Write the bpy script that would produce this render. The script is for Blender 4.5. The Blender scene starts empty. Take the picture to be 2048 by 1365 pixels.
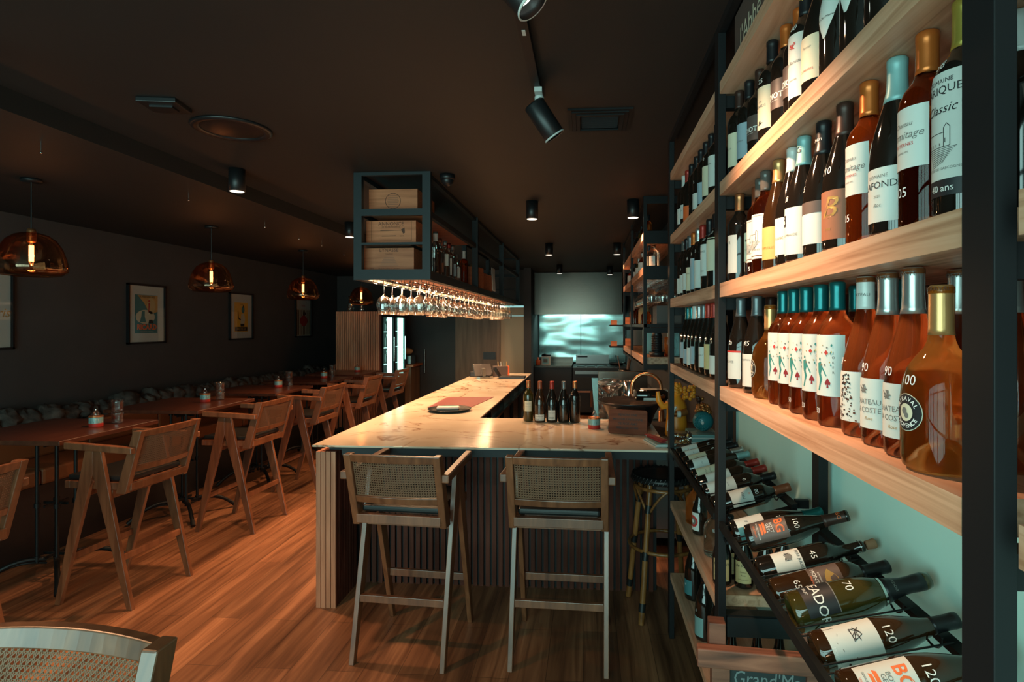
import bpy, math, random
from mathutils import Vector, Matrix
random.seed(7)
C = bpy.context.scene.collection
PI = math.pi
sc = bpy.context.scene

# ---------------------------------------------------------------- camera, world, light, exposure
CAM_H = 1.70
cd = bpy.data.cameras.new('camera'); cam = bpy.data.objects.new('camera', cd); C.objects.link(cam)
cd.sensor_width = 36.0; cd.lens = 1150.0 / 2048 * 36.0
cd.shift_x = -(1092 - 1024) / 2048.0; cd.shift_y = -(682.5 - 650) / 2048.0
cd.clip_start = 0.03
cam.location = (0, 0, CAM_H); cam.rotation_euler = (PI / 2, 0, math.radians(4.13))
sc.camera = cam
vs = sc.view_settings
vs.view_transform = 'Standard'; vs.look = 'None'; vs.gamma = 1.0; vs.use_curve_mapping = False
vs.exposure = 0.0
cy = sc.cycles
cy.max_bounces = 10; cy.transparent_max_bounces = 32; cy.transmission_bounces = 10; cy.glossy_bounces = 5; cy.diffuse_bounces = 4
cy.caustics_reflective = False; cy.caustics_refractive = False; cy.sample_clamp_indirect = 6.0
cy.use_denoising = True; cy.blur_glossy = 0.5

W = bpy.data.worlds.new('world'); sc.world = W; W.use_nodes = True
bg = W.node_tree.nodes['Background']; bg.inputs[0].default_value = (0.30, 0.62, 0.60, 1); bg.inputs[1].default_value = 1.0

WARM = (1.0, 0.50, 0.25); TEAL = (0.52, 0.90, 0.84)

def aim(o, d):
    o.rotation_euler = Vector(d).to_track_quat('-Z', 'Y').to_euler()
def area(name, loc, d, sx, sy, power, col, spread=180):
    l = bpy.data.lights.new(name, 'AREA'); l.shape = 'RECTANGLE'; l.size = sx; l.size_y = sy
    l.energy = power; l.color = col; l.spread = math.radians(spread)
    o = bpy.data.objects.new(name, l); C.objects.link(o); o.location = loc; aim(o, d); return o
def spot(name, loc, d, power, col, angle=80, blend=0.6, r=0.03):
    l = bpy.data.lights.new(name, 'SPOT'); l.energy = power; l.color = col
    l.spot_size = math.radians(angle); l.spot_blend = blend; l.shadow_soft_size = r
    o = bpy.data.objects.new(name, l); C.objects.link(o); o.location = loc; aim(o, d); return o
def point(name, loc, power, col, r=0.03):
    l = bpy.data.lights.new(name, 'POINT'); l.energy = power; l.color = col; l.shadow_soft_size = r
    o = bpy.data.objects.new(name, l); C.objects.link(o); o.location = loc; return o

# daylight that comes in through the shop window behind the camera
area('daylight_shop_window', (-1.50, -1.17, 1.45), (0.05, 1, 0), 3.8, 2.3, 155, TEAL)
# kitchen hood tubes, under-cabinet strip
area('kitchen_hood_tube', (-0.2, 11.45, 1.90), (0, 0.25, -1), 1.5, 0.12, 8, (0.55, 1.0, 0.9))

# ---------------------------------------------------------------- materials
MATS = {}
def P(name, col, rough=0.5, metal=0.0, **k):
    m = bpy.data.materials.new(name); m.use_nodes = True
    b = m.node_tree.nodes['Principled BSDF']
    b.inputs['Base Color'].default_value = (*col, 1); b.inputs['Roughness'].default_value = rough
    b.inputs['Metallic'].default_value = metal
    for kk, v in k.items():
        b.inputs[{'trans': 'Transmission Weight', 'ior': 'IOR', 'coat': 'Coat Weight', 'spec': 'Specular IOR Level', 'alpha': 'Alpha',
                  'sheen': 'Sheen Weight', 'aniso': 'Anisotropic'}[kk]].default_value = v
    MATS[name] = m; return m
def EM(name, col, s):
    m = bpy.data.materials.new(name); m.use_nodes = True; nt = m.node_tree; nt.nodes.clear()
    e = nt.nodes.new('ShaderNodeEmission'); e.inputs[0].default_value = (*col, 1); e.inputs[1].default_value = s
    o = nt.nodes.new('ShaderNodeOutputMaterial'); nt.links.new(e.outputs[0], o.inputs[0]); MATS[name] = m; return m
def nodes(m): return m.node_tree, m.node_tree.nodes['Principled BSDF']
def ramp(nt, stops):
    r = nt.nodes.new('ShaderNodeValToRGB'); el = r.color_ramp.elements
    while len(el) < len(stops): el.new(0.5)
    for e, (p, c) in zip(el, stops): e.position = p; e.color = (*c, 1)
    return r
def mapped(nt, scale, rot=(0, 0, 0), src='Object', loc=(0, 0, 0)):
    t = nt.nodes.new('ShaderNodeTexCoord'); mp = nt.nodes.new('ShaderNodeMapping')
    mp.inputs['Scale'].default_value = scale; mp.inputs['Rotation'].default_value = rot; mp.inputs['Location'].default_value = loc
    nt.links.new(t.outputs[src], mp.inputs['Vector']); return mp
def wood(name, c0, c1, c2, rough=0.45, scale=(30, 2.2, 30), rnd=True, bump=0.15, detail=6, dist=0.6, spec=0.5):
    m = P(name, c1, rough, spec=spec); nt, b = nodes(m)
    mp = mapped(nt, scale)
    n = nt.nodes.new('ShaderNodeTexNoise'); n.inputs['Scale'].default_value = 1.0; n.inputs['Detail'].default_value = detail
    n.inputs['Distortion'].default_value = dist
    nt.links.new(mp.outputs[0], n.inputs['Vector'])
    r = ramp(nt, [(0.30, c0), (0.5, c1), (0.72, c2)]); nt.links.new(n.outputs['Fac'], r.inputs[0])
    last = r.outputs[0]
    if rnd:
        oi = nt.nodes.new('ShaderNodeObjectInfo'); hs = nt.nodes.new('ShaderNodeHueSaturation')
        mr = nt.nodes.new('ShaderNodeMapRange'); mr.inputs[3].default_value = 0.82; mr.inputs[4].default_value = 1.18
        nt.links.new(oi.outputs['Random'], mr.inputs[0]); nt.links.new(mr.outputs[0], hs.inputs['Value'])
        nt.links.new(last, hs.inputs['Color']); last = hs.outputs[0]
    nt.links.new(last, b.inputs['Base Color'])
    if bump:
        bp = nt.nodes.new('ShaderNodeBump'); bp.inputs['Strength'].default_value = bump; bp.inputs['Distance'].default_value = 0.002
        nt.links.new(n.outputs['Fac'], bp.inputs['Height']); nt.links.new(bp.outputs[0], b.inputs['Normal'])
    return m
def noisy(name, c0, c1, rough, scale=8, metal=0, bump=0.0, **k):
    m = P(name, c0, rough, metal, **k); nt, b = nodes(m); mp = mapped(nt, (1, 1, 1))
    n = nt.nodes.new('ShaderNodeTexNoise'); n.inputs['Scale'].default_value = scale; n.inputs['Detail'].default_value = 5
    nt.links.new(mp.outputs[0], n.inputs['Vector'])
    r = ramp(nt, [(0.35, c0), (0.65, c1)]); nt.links.new(n.outputs['Fac'], r.inputs[0]); nt.links.new(r.outputs[0], b.inputs['Base Color'])
    if bump:
        bp = nt.nodes.new('ShaderNodeBump'); bp.inputs['Strength'].default_value = bump; bp.inputs['Distance'].default_value = 0.01
        nt.links.new(n.outputs['Fac'], bp.inputs['Height']); nt.links.new(bp.outputs[0], b.inputs['Normal'])
    return m

noisy('wall_dark', (0.044, 0.045, 0.046), (0.052, 0.052, 0.053), 0.75, 3)
noisy('ceiling_dark', (0.0115, 0.0108, 0.0105), (0.014, 0.0128, 0.0122), 0.65, 2)
noisy('wall_mint', (0.62, 0.92, 0.82), (0.65, 0.94, 0.84), 0.7, 3)
noisy('wall_beige', (0.55, 0.42, 0.28), (0.58, 0.45, 0.30), 0.6, 3)
wood('stool_wood', (0.11, 0.038, 0.016), (0.18, 0.066, 0.028), (0.26, 0.10, 0.044), 0.32, (25, 25, 3.0), bump=0.05, spec=0.95)
wood('table_wood', (0.055, 0.016, 0.008), (0.085, 0.026, 0.013), (0.12, 0.038, 0.018), 0.28, (20, 2.0, 20), bump=0.05)
wood('shelf_pine', (0.40, 0.185, 0.098), (0.63, 0.345, 0.21), (0.75, 0.46, 0.31), 0.5, (26, 1.4, 40), bump=0.2, dist=1.2)
wood('crate_pine', (0.38, 0.115, 0.045), (0.50, 0.165, 0.068), (0.60, 0.21, 0.092), 0.6, (3, 30, 42), bump=0.1)
wood('slat_light', (0.38, 0.145, 0.07), (0.56, 0.235, 0.125), (0.68, 0.32, 0.185), 0.45, (24, 24, 2.0), bump=0.1)
wood('slat_dark', (0.07, 0.020, 0.013), (0.125, 0.038, 0.025), (0.17, 0.056, 0.038), 0.5, (24, 24, 1.6), bump=0.1, spec=0.15)
wood('frame_reclaimed', (0.07, 0.028, 0.018), (0.20, 0.070, 0.040), (0.32, 0.12, 0.07), 0.6, (4, 30, 34), bump=0.4)
wood('sign_wood', (0.10, 0.028, 0.014), (0.16, 0.046, 0.024), (0.21, 0.066, 0.036), 0.65, (4, 30, 34), bump=0.15, spec=0.15)
wood('panel_wood', (0.14, 0.075, 0.04), (0.20, 0.11, 0.062), (0.26, 0.15, 0.085), 0.5, (14, 14, 1.2), bump=0.05)
wood('rattan', (0.16, 0.055, 0.015), (0.27, 0.11, 0.03), (0.36, 0.16, 0.05), 0.3, (30, 30, 5), bump=0.1)
P('cane', (0.20, 0.105, 0.06), 0.5, spec=.3)
P('steel_black', (0.012, 0.012, 0.013), 0.5, 0.0, spec=.2); P('steel_blue', (0.020, 0.027, 0.031), 0.5, 0.0, spec=.3)
P('iron', (0.018, 0.02, 0.021), 0.45, 0.6)
P('cushion_black', (0.012, 0.014, 0.014), 0.38)
P('leather_tan', (0.20, 0.065, 0.022), 0.5)
P('plastic_black', (0.01, 0.01, 0.011), 0.4); P('plastic_white', (0.55, 0.58, 0.56), 0.4)
P('paper_white', (0.62, 0.64, 0.60), 0.6); P('paper_cream', (0.66, 0.60, 0.44), 0.6); P('paper_yellow', (0.62, 0.46, 0.22), 0.6)
P('paper_grey', (0.30, 0.34, 0.34), 0.6); P('paper_brown', (0.10, 0.07, 0.06), 0.5); P('paper_orange', (0.62, 0.36, 0.12), 0.6)
P('paper_rust', (0.30, 0.11, 0.055), 0.55); P('paper_black', (0.014, 0.015, 0.018), 0.5); P('paper_teal', (0.05, 0.20, 0.22), 0.5)
P('paper_blue', (0.30, 0.40, 0.46), 0.6); P('paper_red', (0.45, 0.03, 0.02), 0.5); P('paper_hotorange', (0.75, 0.13, 0.03), 0.5)
P('ink_black', (0.012, 0.012, 0.014), 0.6); P('ink_white', (0.78, 0.78, 0.74), 0.6); P('ink_red', (0.5, 0.035, 0.03), 0.6)
P('ink_orange', (0.85, 0.16, 0.04), 0.6); P('ink_teal', (0.03, 0.22, 0.20), 0.6); P('ink_grey', (0.16, 0.16, 0.15), 0.6)
P('ink_gold', (0.55, 0.33, 0.10), 0.4, 0.4); P('ink_brown', (0.10, 0.035, 0.018), 0.7); P('ink_chalk', (0.16, 0.20, 0.20), 0.9)
P('paint_marker', (0.85, 0.85, 0.82), 0.5)
for n, c, m_, r_ in [('black', (0.012, 0.012, 0.014), 0.2, 0.35), ('brown', (0.05, 0.022, 0.016), 0.3, 0.4), ('orange', (0.62, 0.16, 0.03), 0.55, 0.3),
                     ('copper', (0.55, 0.22, 0.09), 0.8, 0.3), ('gold', (0.72, 0.40, 0.16), 0.7, 0.3), ('teal', (0.012, 0.16, 0.17), 0.6, 0.28),
                     ('silver', (0.50, 0.53, 0.52), 0.8, 0.28), ('white', (0.60, 0.64, 0.62), 0.1, 0.4), ('red', (0.36, 0.03, 0.02), 0.3, 0.35),
                     ('lime', (0.42, 0.33, 0.06), 0.5, 0.35), ('mint', (0.22, 0.42, 0.42), 0.2, 0.4), ('grey', (0.16, 0.18, 0.19), 0.6, 0.35),
                     ('rust', (0.26, 0.07, 0.03), 0.3, 0.4), ('clear', (0.10, 0.09, 0.08), 0.0, 0.1)]:
    P('cap_' + n, c, r_, m_)
P('glass_dark', (0.010, 0.007, 0.005), 0.06, 0, coat=0.6)
P('glass_brown', (0.030, 0.012, 0.004), 0.06, 0, coat=0.6)
P('glass_olive', (0.040, 0.030, 0.006), 0.07, 0, coat=0.6)
P('chrome', (0.75, 0.76, 0.75), 0.12, 1.0); P('copper_tap', (0.75, 0.36, 0.17), 0.28, 1.0); P('metal_matt', (0.35, 0.36, 0.35), 0.3, 1.0)
P('chalkboard', (0.014, 0.024, 0.026), 0.6)
P('statue_yellow', (0.75, 0.26, 0.02), 0.35); P('statue_teal', (0.02, 0.16, 0.18), 0.25); P('statue_gold', (0.50, 0.20, 0.06), 0.3, 0.7)
P('statue_white', (0.5, 0.52, 0.5), 0.4); P('ceramic_black', (0.012, 0.012, 0.013), 0.25)
P('placemat_red', (0.17, 0.013, 0.012), 0.5); P('poster_yellow', (0.95, 0.50, 0.05), 0.5); P('booklet_red', (0.25, 0.016, 0.022), 0.5); P('napkin', (0.72, 0.70, 0.64), 0.8)
P('cork', (0.30, 0.15, 0.08), 0.8); P('towel_brown', (0.10, 0.045, 0.025), 0.9); P('bread', (0.62, 0.33, 0.14), 0.8)

def liquid(name, col, trans_mix=0.3, tl=None):
    # tinted liquid in clear glass: refraction plus a little scattering
    m = P(name, col, 0.02, 0, trans=1.0, ior=1.38); nt, b = nodes(m)
    out = [n for n in nt.nodes if n.type == 'OUTPUT_MATERIAL'][0]
    t = nt.nodes.new('ShaderNodeBsdfTranslucent'); t.inputs[0].default_value = (*(tl or col), 1)
    mx = nt.nodes.new('ShaderNodeMixShader'); mx.inputs[0].default_value = trans_mix
    nt.links.new(b.outputs[0], mx.inputs[1]); nt.links.new(t.outputs[0], mx.inputs[2]); nt.links.new(mx.outputs[0], out.inputs[0])
    return m
liquid('wine_rose', (1.0, 0.60, 0.38), 0.30, (1.0, 0.40, 0.16))
liquid('wine_gold', (1.0, 0.76, 0.44), 0.38, (1.0, 0.55, 0.18))
liquid('wine_amber', (0.80, 0.28, 0.06), 0.2)
liquid('spirit_clear', (0.86, 0.86, 0.82), 0.08)
liquid('spirit_rust', (0.80, 0.22, 0.06), 0.2)

def thin_glass(name, tint, refl=1.0, gl=(1, 1, 1), base=0.06):
    m = bpy.data.materials.new(name); m.use_nodes = True; nt = m.node_tree; nt.nodes.clear()
    tr = nt.nodes.new('ShaderNodeBsdfTransparent'); tr.inputs[0].default_value = (*tint, 1)
    g = nt.nodes.new('ShaderNodeBsdfGlossy'); g.inputs['Color'].default_value = (*gl, 1); g.inputs['Roughness'].default_value = 0.04
    lw = nt.nodes.new('ShaderNodeLayerWeight'); lw.inputs[0].default_value = 0.35
    mr = nt.nodes.new('ShaderNodeMapRange'); mr.inputs[3].default_value = base; mr.inputs[4].default_value = refl
    nt.links.new(lw.outputs['Facing'], mr.inputs[0])
    mx = nt.nodes.new('ShaderNodeMixShader'); nt.links.new(mr.outputs[0], mx.inputs[0])
    nt.links.new(tr.outputs[0], mx.inputs[1]); nt.links.new(g.outputs[0], mx.inputs[2])
    o = nt.nodes.new('ShaderNodeOutputMaterial'); nt.links.new(mx.outputs[0], o.inputs[0]); MATS[name] = m; return m
thin_glass('stemware', (0.93, 0.93, 0.92), 0.85, base=0.10)
thin_glass('smoked_copper', (0.62, 0.42, 0.30), 0.8, (1.0, 0.66, 0.45), 0.09)
thin_glass('pane', (0.93, 0.95, 0.94), 0.5, base=0.03)
EM('lamp_disc', (1.0, 0.86, 0.66), 3.0); EM('filament', (1.0, 0.42, 0.12), 22.0); EM('fridge_light', (0.45, 1.0, 0.86), 3.6)
EM('track_disc', (0.92, 1.0, 0.86), 9.0); EM('led_strip', (1.0, 0.55, 0.25), 3.0); EM('hood_tube', (0.75, 1.0, 0.9), 3.5)

def m_floor():
    m = P('floor_oak', (0.2, 0.08, 0.04), 0.42); nt, b = nodes(m)
    mp = mapped(nt, (1, 1, 1), (0, 0, PI / 2), loc=(0.3, 0.02, 0))
    br = nt.nodes.new('ShaderNodeTexBrick'); br.offset = 0.37; br.inputs['Scale'].default_value = 1.0
    br.inputs['Brick Width'].default_value = 1.22; br.inputs['Row Height'].default_value = 0.18; br.inputs['Mortar Size'].default_value = 0.0016
    br.inputs['Bias'].default_value = 0.0
    br.inputs['Color1'].default_value = (0.62, 0.62, 0.62, 1); br.inputs['Color2'].default_value = (1.0, 1.0, 1.0, 1); br.inputs['Mortar'].default_value = (0.35, 0.35, 0.35, 1)
    nt.links.new(mp.outputs[0], br.inputs['Vector'])
    m2 = mapped(nt, (26, 1.3, 1)); n = nt.nodes.new('ShaderNodeTexNoise'); n.inputs['Scale'].default_value = 1; n.inputs['Detail'].default_value = 7; n.inputs['Distortion'].default_value = 1.0
    nt.links.new(m2.outputs[0], n.inputs['Vector'])
    r = ramp(nt, [(0.28, (0.15, 0.062, 0.028)), (0.5, (0.29, 0.125, 0.058)), (0.72, (0.42, 0.20, 0.095))]); nt.links.new(n.outputs['Fac'], r.inputs[0])
    m3 = mapped(nt, (7, 0.5, 1)); n3 = nt.nodes.new('ShaderNodeTexNoise'); n3.inputs['Scale'].default_value = 1; n3.inputs['Detail'].default_value = 2
    nt.links.new(m3.outputs[0], n3.inputs['Vector']); r3 = ramp(nt, [(0.35, (0.55, 0.52, 0.5)), (0.62, (1.1, 1.1, 1.1))]); nt.links.new(n3.outputs['Fac'], r3.inputs[0])
    a = nt.nodes.new('ShaderNodeMix'); a.data_type = 'RGBA'; a.blend_type = 'MULTIPLY'; a.inputs[0].default_value = 1
    nt.links.new(r.outputs[0], a.inputs[6]); nt.links.new(br.outputs['Color'], a.inputs[7])
    a2 = nt.nodes.new('ShaderNodeMix'); a2.data_type = 'RGBA'; a2.blend_type = 'MULTIPLY'; a2.inputs[0].default_value = 1
    nt.links.new(a.outputs[2], a2.inputs[6]); nt.links.new(r3.outputs[0], a2.inputs[7]); nt.links.new(a2.outputs[2], b.inputs['Base Color'])
    bp = nt.nodes.new('ShaderNodeBump'); bp.inputs['Strength'].default_value = 0.2; bp.inputs['Distance'].default_value = 0.002
    nt.links.new(n.outputs['Fac'], bp.inputs['Height']); nt.links.new(bp.outputs[0], b.inputs['Normal'])
m_floor()
def m_marble():
    m = P('marble', (0.8, 0.7, 0.55), 0.16); nt, b = nodes(m)
    mp = mapped(nt, (1, 1, 1)); n0 = nt.nodes.new('ShaderNodeTexNoise'); n0.inputs['Scale'].default_value = 1.5; n0.inputs['Detail'].default_value = 6; n0.inputs['Distortion'].default_value = 1.1
    nt.links.new(mp.outputs[0], n0.inputs['Vector'])
    mt = nt.nodes.new('ShaderNodeMath'); mt.operation = 'SUBTRACT'; mt.inputs[1].default_value = 0.5; nt.links.new(n0.outputs['Fac'], mt.inputs[0])
    ab = nt.nodes.new('ShaderNodeMath'); ab.operation = 'ABSOLUTE'; nt.links.new(mt.outputs[0], ab.inputs[0])
    r = ramp(nt, [(0.0, (1, 1, 1)), (0.005, (0.55, 0.55, 0.55)), (0.014, (0, 0, 0))]); nt.links.new(ab.outputs[0], r.inputs[0])
    mp2 = mapped(nt, (1, 1, 1), loc=(3, 5, 0)); n1 = nt.nodes.new('ShaderNodeTexNoise'); n1.inputs['Scale'].default_value = 1.6; n1.inputs['Detail'].default_value = 2
    nt.links.new(mp2.outputs[0], n1.inputs['Vector']); r1 = ramp(nt, [(0.34, (0.1, 0.1, 0.1)), (0.55, (1, 1, 1))]); nt.links.new(n1.outputs['Fac'], r1.inputs[0])
    ml = nt.nodes.new('ShaderNodeMath'); ml.operation = 'MULTIPLY'; nt.links.new(r.outputs[0], ml.inputs[0]); nt.links.new(r1.outputs[0], ml.inputs[1])
    bc = nt.nodes.new('ShaderNodeTexNoise'); bc.inputs['Scale'].default_value = 2.3; bc.inputs['Detail'].default_value = 4; nt.links.new(mp2.outputs[0], bc.inputs['Vector'])
    rb = ramp(nt, [(0.35, (0.66, 0.55, 0.41)), (0.62, (0.78, 0.69, 0.55))]); nt.links.new(bc.outputs['Fac'], rb.inputs[0])
    mx = nt.nodes.new('ShaderNodeMix'); mx.data_type = 'RGBA'; nt.links.new(ml.outputs[0], mx.inputs[0]); nt.links.new(rb.outputs[0], mx.inputs[6])
    mx.inputs[7].default_value = (0.26, 0.10, 0.04, 1); nt.links.new(mx.outputs[2], b.inputs['Base Color'])
m_marble()
def m_steel():
    m = P('steel_brushed', (0.15, 0.125, 0.105), 0.22, 1.0); nt, b = nodes(m)
    mp = mapped(nt, (2, 2, 160)); n = nt.nodes.new('ShaderNodeTexNoise'); n.inputs['Scale'].default_value = 1; nt.links.new(mp.outputs[0], n.inputs['Vector'])
    bp = nt.nodes.new('ShaderNodeBump'); bp.inputs['Strength'].default_value = 0.12; bp.inputs['Distance'].default_value = 0.002
    nt.links.new(n.outputs['Fac'], bp.inputs['Height']); nt.links.new(bp.outputs[0], b.inputs['Normal'])
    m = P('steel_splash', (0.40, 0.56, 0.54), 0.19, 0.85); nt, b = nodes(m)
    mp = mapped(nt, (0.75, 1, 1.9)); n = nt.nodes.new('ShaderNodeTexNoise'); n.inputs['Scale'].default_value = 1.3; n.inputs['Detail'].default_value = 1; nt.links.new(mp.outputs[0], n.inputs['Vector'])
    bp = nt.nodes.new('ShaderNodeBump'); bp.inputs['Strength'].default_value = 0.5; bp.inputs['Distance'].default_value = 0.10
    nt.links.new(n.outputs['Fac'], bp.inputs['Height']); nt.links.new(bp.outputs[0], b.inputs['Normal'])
m_steel()
def m_stone():
    m = noisy('ledge_stone', (0.03, 0.026, 0.023), (0.12, 0.105, 0.092), 0.95, 11, bump=1.0)
m_stone()

# ---------------------------------------------------------------- mesh helpers
class MB:
    def __init__(s): s.v = []; s.f = []; s.m = []; s.sm = []; s.mats = []
    def mi(s, mat):
        if mat not in s.mats: s.mats.append(mat)
        return s.mats.index(mat)
    def add(s, vs_, fs, mat, smooth=False):
        o = len(s.v); s.v += [tuple(p) for p in vs_]; k = s.mi(mat)
        for f in fs: s.f.append([o + i for i in f]); s.m.append(k); s.sm.append(smooth)
    def box(s, x0, x1, y0, y1, z0, z1, mat):
        s.add([(x0, y0, z0), (x1, y0, z0), (x1, y1, z0), (x0, y1, z0), (x0, y0, z1), (x1, y0, z1), (x1, y1, z1), (x0, y1, z1)],
              [(0, 3, 2, 1), (4, 5, 6, 7), (0, 1, 5, 4), (1, 2, 6, 5), (2, 3, 7, 6), (3, 0, 4, 7)], mat)
    def hexa(s, p, mat):   # 8 points like box()
        s.add(p, [(0, 3, 2, 1), (4, 5, 6, 7), (0, 1, 5, 4), (1, 2, 6, 5), (2, 3, 7, 6), (3, 0, 4, 7)], mat)
    def tube(s, p0, p1, r0, r1=None, n=10, mat='iron', cap=True, smooth=True):
        r1 = r0 if r1 is None else r1
        p0 = Vector(p0); p1 = Vector(p1); d = (p1 - p0).normalized()
        a = d.orthogonal().normalized(); b = d.cross(a)
        v = [p0 + (a * math.cos(t) + b * math.sin(t)) * r0 for t in [2 * PI * i / n for i in range(n)]]
        v += [p1 + (a * math.cos(t) + b * math.sin(t)) * r1 for t in [2 * PI * i / n for i in range(n)]]
        s.add(v, [(i, (i + 1) % n, n + (i + 1) % n, n + i) for i in range(n)], mat, smooth)
        if cap: s.add(v[:n], [tuple(range(n - 1, -1, -1))], mat); s.add(v[n:], [tuple(range(n))], mat)
    def path(s, pts, r, n=8, mat='iron', closed=False):
        pts = [Vector(p) for p in pts]; N = len(pts); rs = r if isinstance(r, (list, tuple)) else [r] * N
        v = []; ref = None
        for i, p in enumerate(pts):
            d = (pts[min(i + 1, N - 1)] - pts[max(i - 1, 0)]).normalized()
            if ref is None: ref = d.orthogonal().normalized()
            a = (ref - d * ref.dot(d)).normalized(); ref = a; b = d.cross(a)
            v += [p + (a * math.cos(2 * PI * k / n) + b * math.sin(2 * PI * k / n)) * rs[i] for k in range(n)]
        fs = [(i * n + k, i * n + (k + 1) % n, (i + 1) * n + (k + 1) % n, (i + 1) * n + k) for i in range(N - 1) for k in range(n)]
        s.add(v, fs, mat, True)
        s.add(v[:n], [tuple(range(n - 1, -1, -1))], mat); s.add(v[-n:], [tuple(range(n))], mat)
    def lathe(s, prof, mat, n=28, c=(0, 0, 0), smooth=True, sq=None, M=None):
        v = []; rings = []
        for (r, z) in prof:
            if r < 1e-6: rings.append([len(v)]); v.append((c[0], c[1], c[2] + z))
            else:
                rings.append(list(range(len(v), len(v) + n)))
                for i in range(n):
                    t = 2 * PI * i / n; k = 1.0
                    if sq: k = 1.0 / (abs(math.cos(t)) ** sq + abs(math.sin(t)) ** sq) ** (1.0 / sq)
                    v.append((c[0] + r * k * math.cos(t), c[1] + r * k * math.sin(t), c[2] + z))
        fs = []
        for a, b in zip(rings[:-1], rings[1:]):
            if len(a) == 1 and len(b) == 1: continue
            for i in range(n):
                j = (i + 1) % n
                if len(a) == 1: fs.append((a[0], b[j], b[i]))
                elif len(b) == 1: fs.append((a[i], a[j], b[0]))
                else: fs.append((a[i], a[j], b[j], b[i]))
        if M is not None: v = [tuple(M @ Vector(p)) for p in v]
        s.add(v, fs, mat, smooth)
    def prism(s, poly, axis, a0, a1, mat):   # poly in the plane normal to axis
        def pt(p, a):
            return {'x': (a, p[0], p[1]), 'y': (p[0], a, p[1]), 'z': (p[0], p[1], a)}[axis]
        n = len(poly); v = [pt(p, a0) for p in poly] + [pt(p, a1) for p in poly]
        s.add(v, [tuple(range(n)), tuple(range(2 * n - 1, n - 1, -1))] + [(i, n + i, n + (i + 1) % n, (i + 1) % n) for i in range(n)], mat)
    def blob(s, c, rx, ry, rz, mat, n=10, noise=0.0, seed=0, M=None):
        rr = random.Random(seed); v = []; fs = []
        for i in range(n + 1):
            ph = PI * i / n
            for j in range(2 * n):
                th = PI * j / n; k = 1 + noise * (rr.random() - 0.5) * 2 * (1 if 0 < i < n else 0)
                p = Vector((rx * k * math.sin(ph) * math.cos(th), ry * k * math.sin(ph) * math.sin(th), rz * k * math.cos(ph)))
                if M is not None: p = M @ p
                v.append((c[0] + p.x, c[1] + p.y, c[2] + p.z))
        for i in range(n):
            for j in range(2 * n): fs.append((i * 2 * n + j, (i + 1) * 2 * n + j, (i + 1) * 2 * n + (j + 1) % (2 * n), i * 2 * n + (j + 1) % (2 * n)))
        s.add(v, fs, mat, True)
    def mesh(s, name):
        me = bpy.data.meshes.new(name); me.from_pydata(s.v, [], s.f)
        for k in s.mats: me.materials.append(MATS[k])
        me.polygons.foreach_set('material_index', s.m); me.polygons.foreach_set('use_smooth', s.sm); me.validate(); me.update(); return me
    def build(s, name, parent=None, loc=(0, 0, 0), bevel=0.0, rot=None):
        o = bpy.data.objects.new(name, s.mesh(name)); C.objects.link(o); o.location = loc
        if rot: o.rotation_euler = rot
        if parent: o.parent = parent
        if bevel:
            b = o.modifiers.new('bevel', 'BEVEL'); b.width = bevel; b.segments = 2; b.limit_method = 'ANGLE'
        return o
def mkobj(name, mesh, parent=None, loc=(0, 0, 0)):
    o = bpy.data.objects.new(name, mesh); C.objects.link(o); o.location = loc
    if parent: o.parent = parent
    return o
def tag(o, label, cat, group=None, kind=None):
    o['label'] = label; o['category'] = cat
    if group: o['group'] = group
    if kind: o['kind'] = kind
    return o
def thing(name, label, cat, loc=(0, 0, 0), rz=0.0, group=None):
    o = bpy.data.objects.new(name, None); C.objects.link(o); o.empty_display_size = 0.05
    o.location = loc; o.rotation_euler = (0, 0, rz); return tag(o, label, cat, group)
def struct(name, mb, **k):
    o = mb.build(name, **k); o['kind'] = 'structure'; return o
def dup(root, loc, rz, label=None, group=None):
    r = root.copy(); C.objects.link(r); r.location = loc; r.rotation_euler = (0, 0, rz)
    if label: r['label'] = label
    if group: r['group'] = group
    for ch in list(root.children):
        c = ch.copy(); C.objects.link(c); c.parent = r
        for g in list(ch.children):
            d = g.copy(); C.objects.link(d); d.parent = c
    return r

_tc = {}
def text_geo(s, size, shear=0.0, bold=0.0):
    key = (s, shear, bold)
    if key not in _tc:
        cu = bpy.data.curves.new('t', 'FONT'); cu.body = s; cu.size = 1.0; cu.align_x = 'CENTER'; cu.align_y = 'CENTER'; cu.shear = shear; cu.offset = bold
        cu.resolution_u = 2
        o = bpy.data.objects.new('t', cu); C.objects.link(o)
        bpy.context.view_layer.update()
        me = bpy.data.meshes.new_from_object(o.evaluated_get(bpy.context.evaluated_depsgraph_get()))
        _tc[key] = ([(v.co.x, v.co.y) for v in me.vertices], [tuple(p.vertices) for p in me.polygons])
        bpy.data.objects.remove(o); bpy.data.curves.remove(cu); bpy.data.meshes.remove(me)
    v, f = _tc[key]; return [(x * size, y * size) for x, y in v], f
def flat_text(mb, s, size, M, mat, shear=0.0, bold=0.0, dx=0.0, dy=0.0, sx=1.0):
    v, f = text_geo(s, size, shear, bold); mb.add([tuple(M @ Vector((x * sx + dx, y + dy, 0))) for x, y in v], f, mat)

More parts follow.
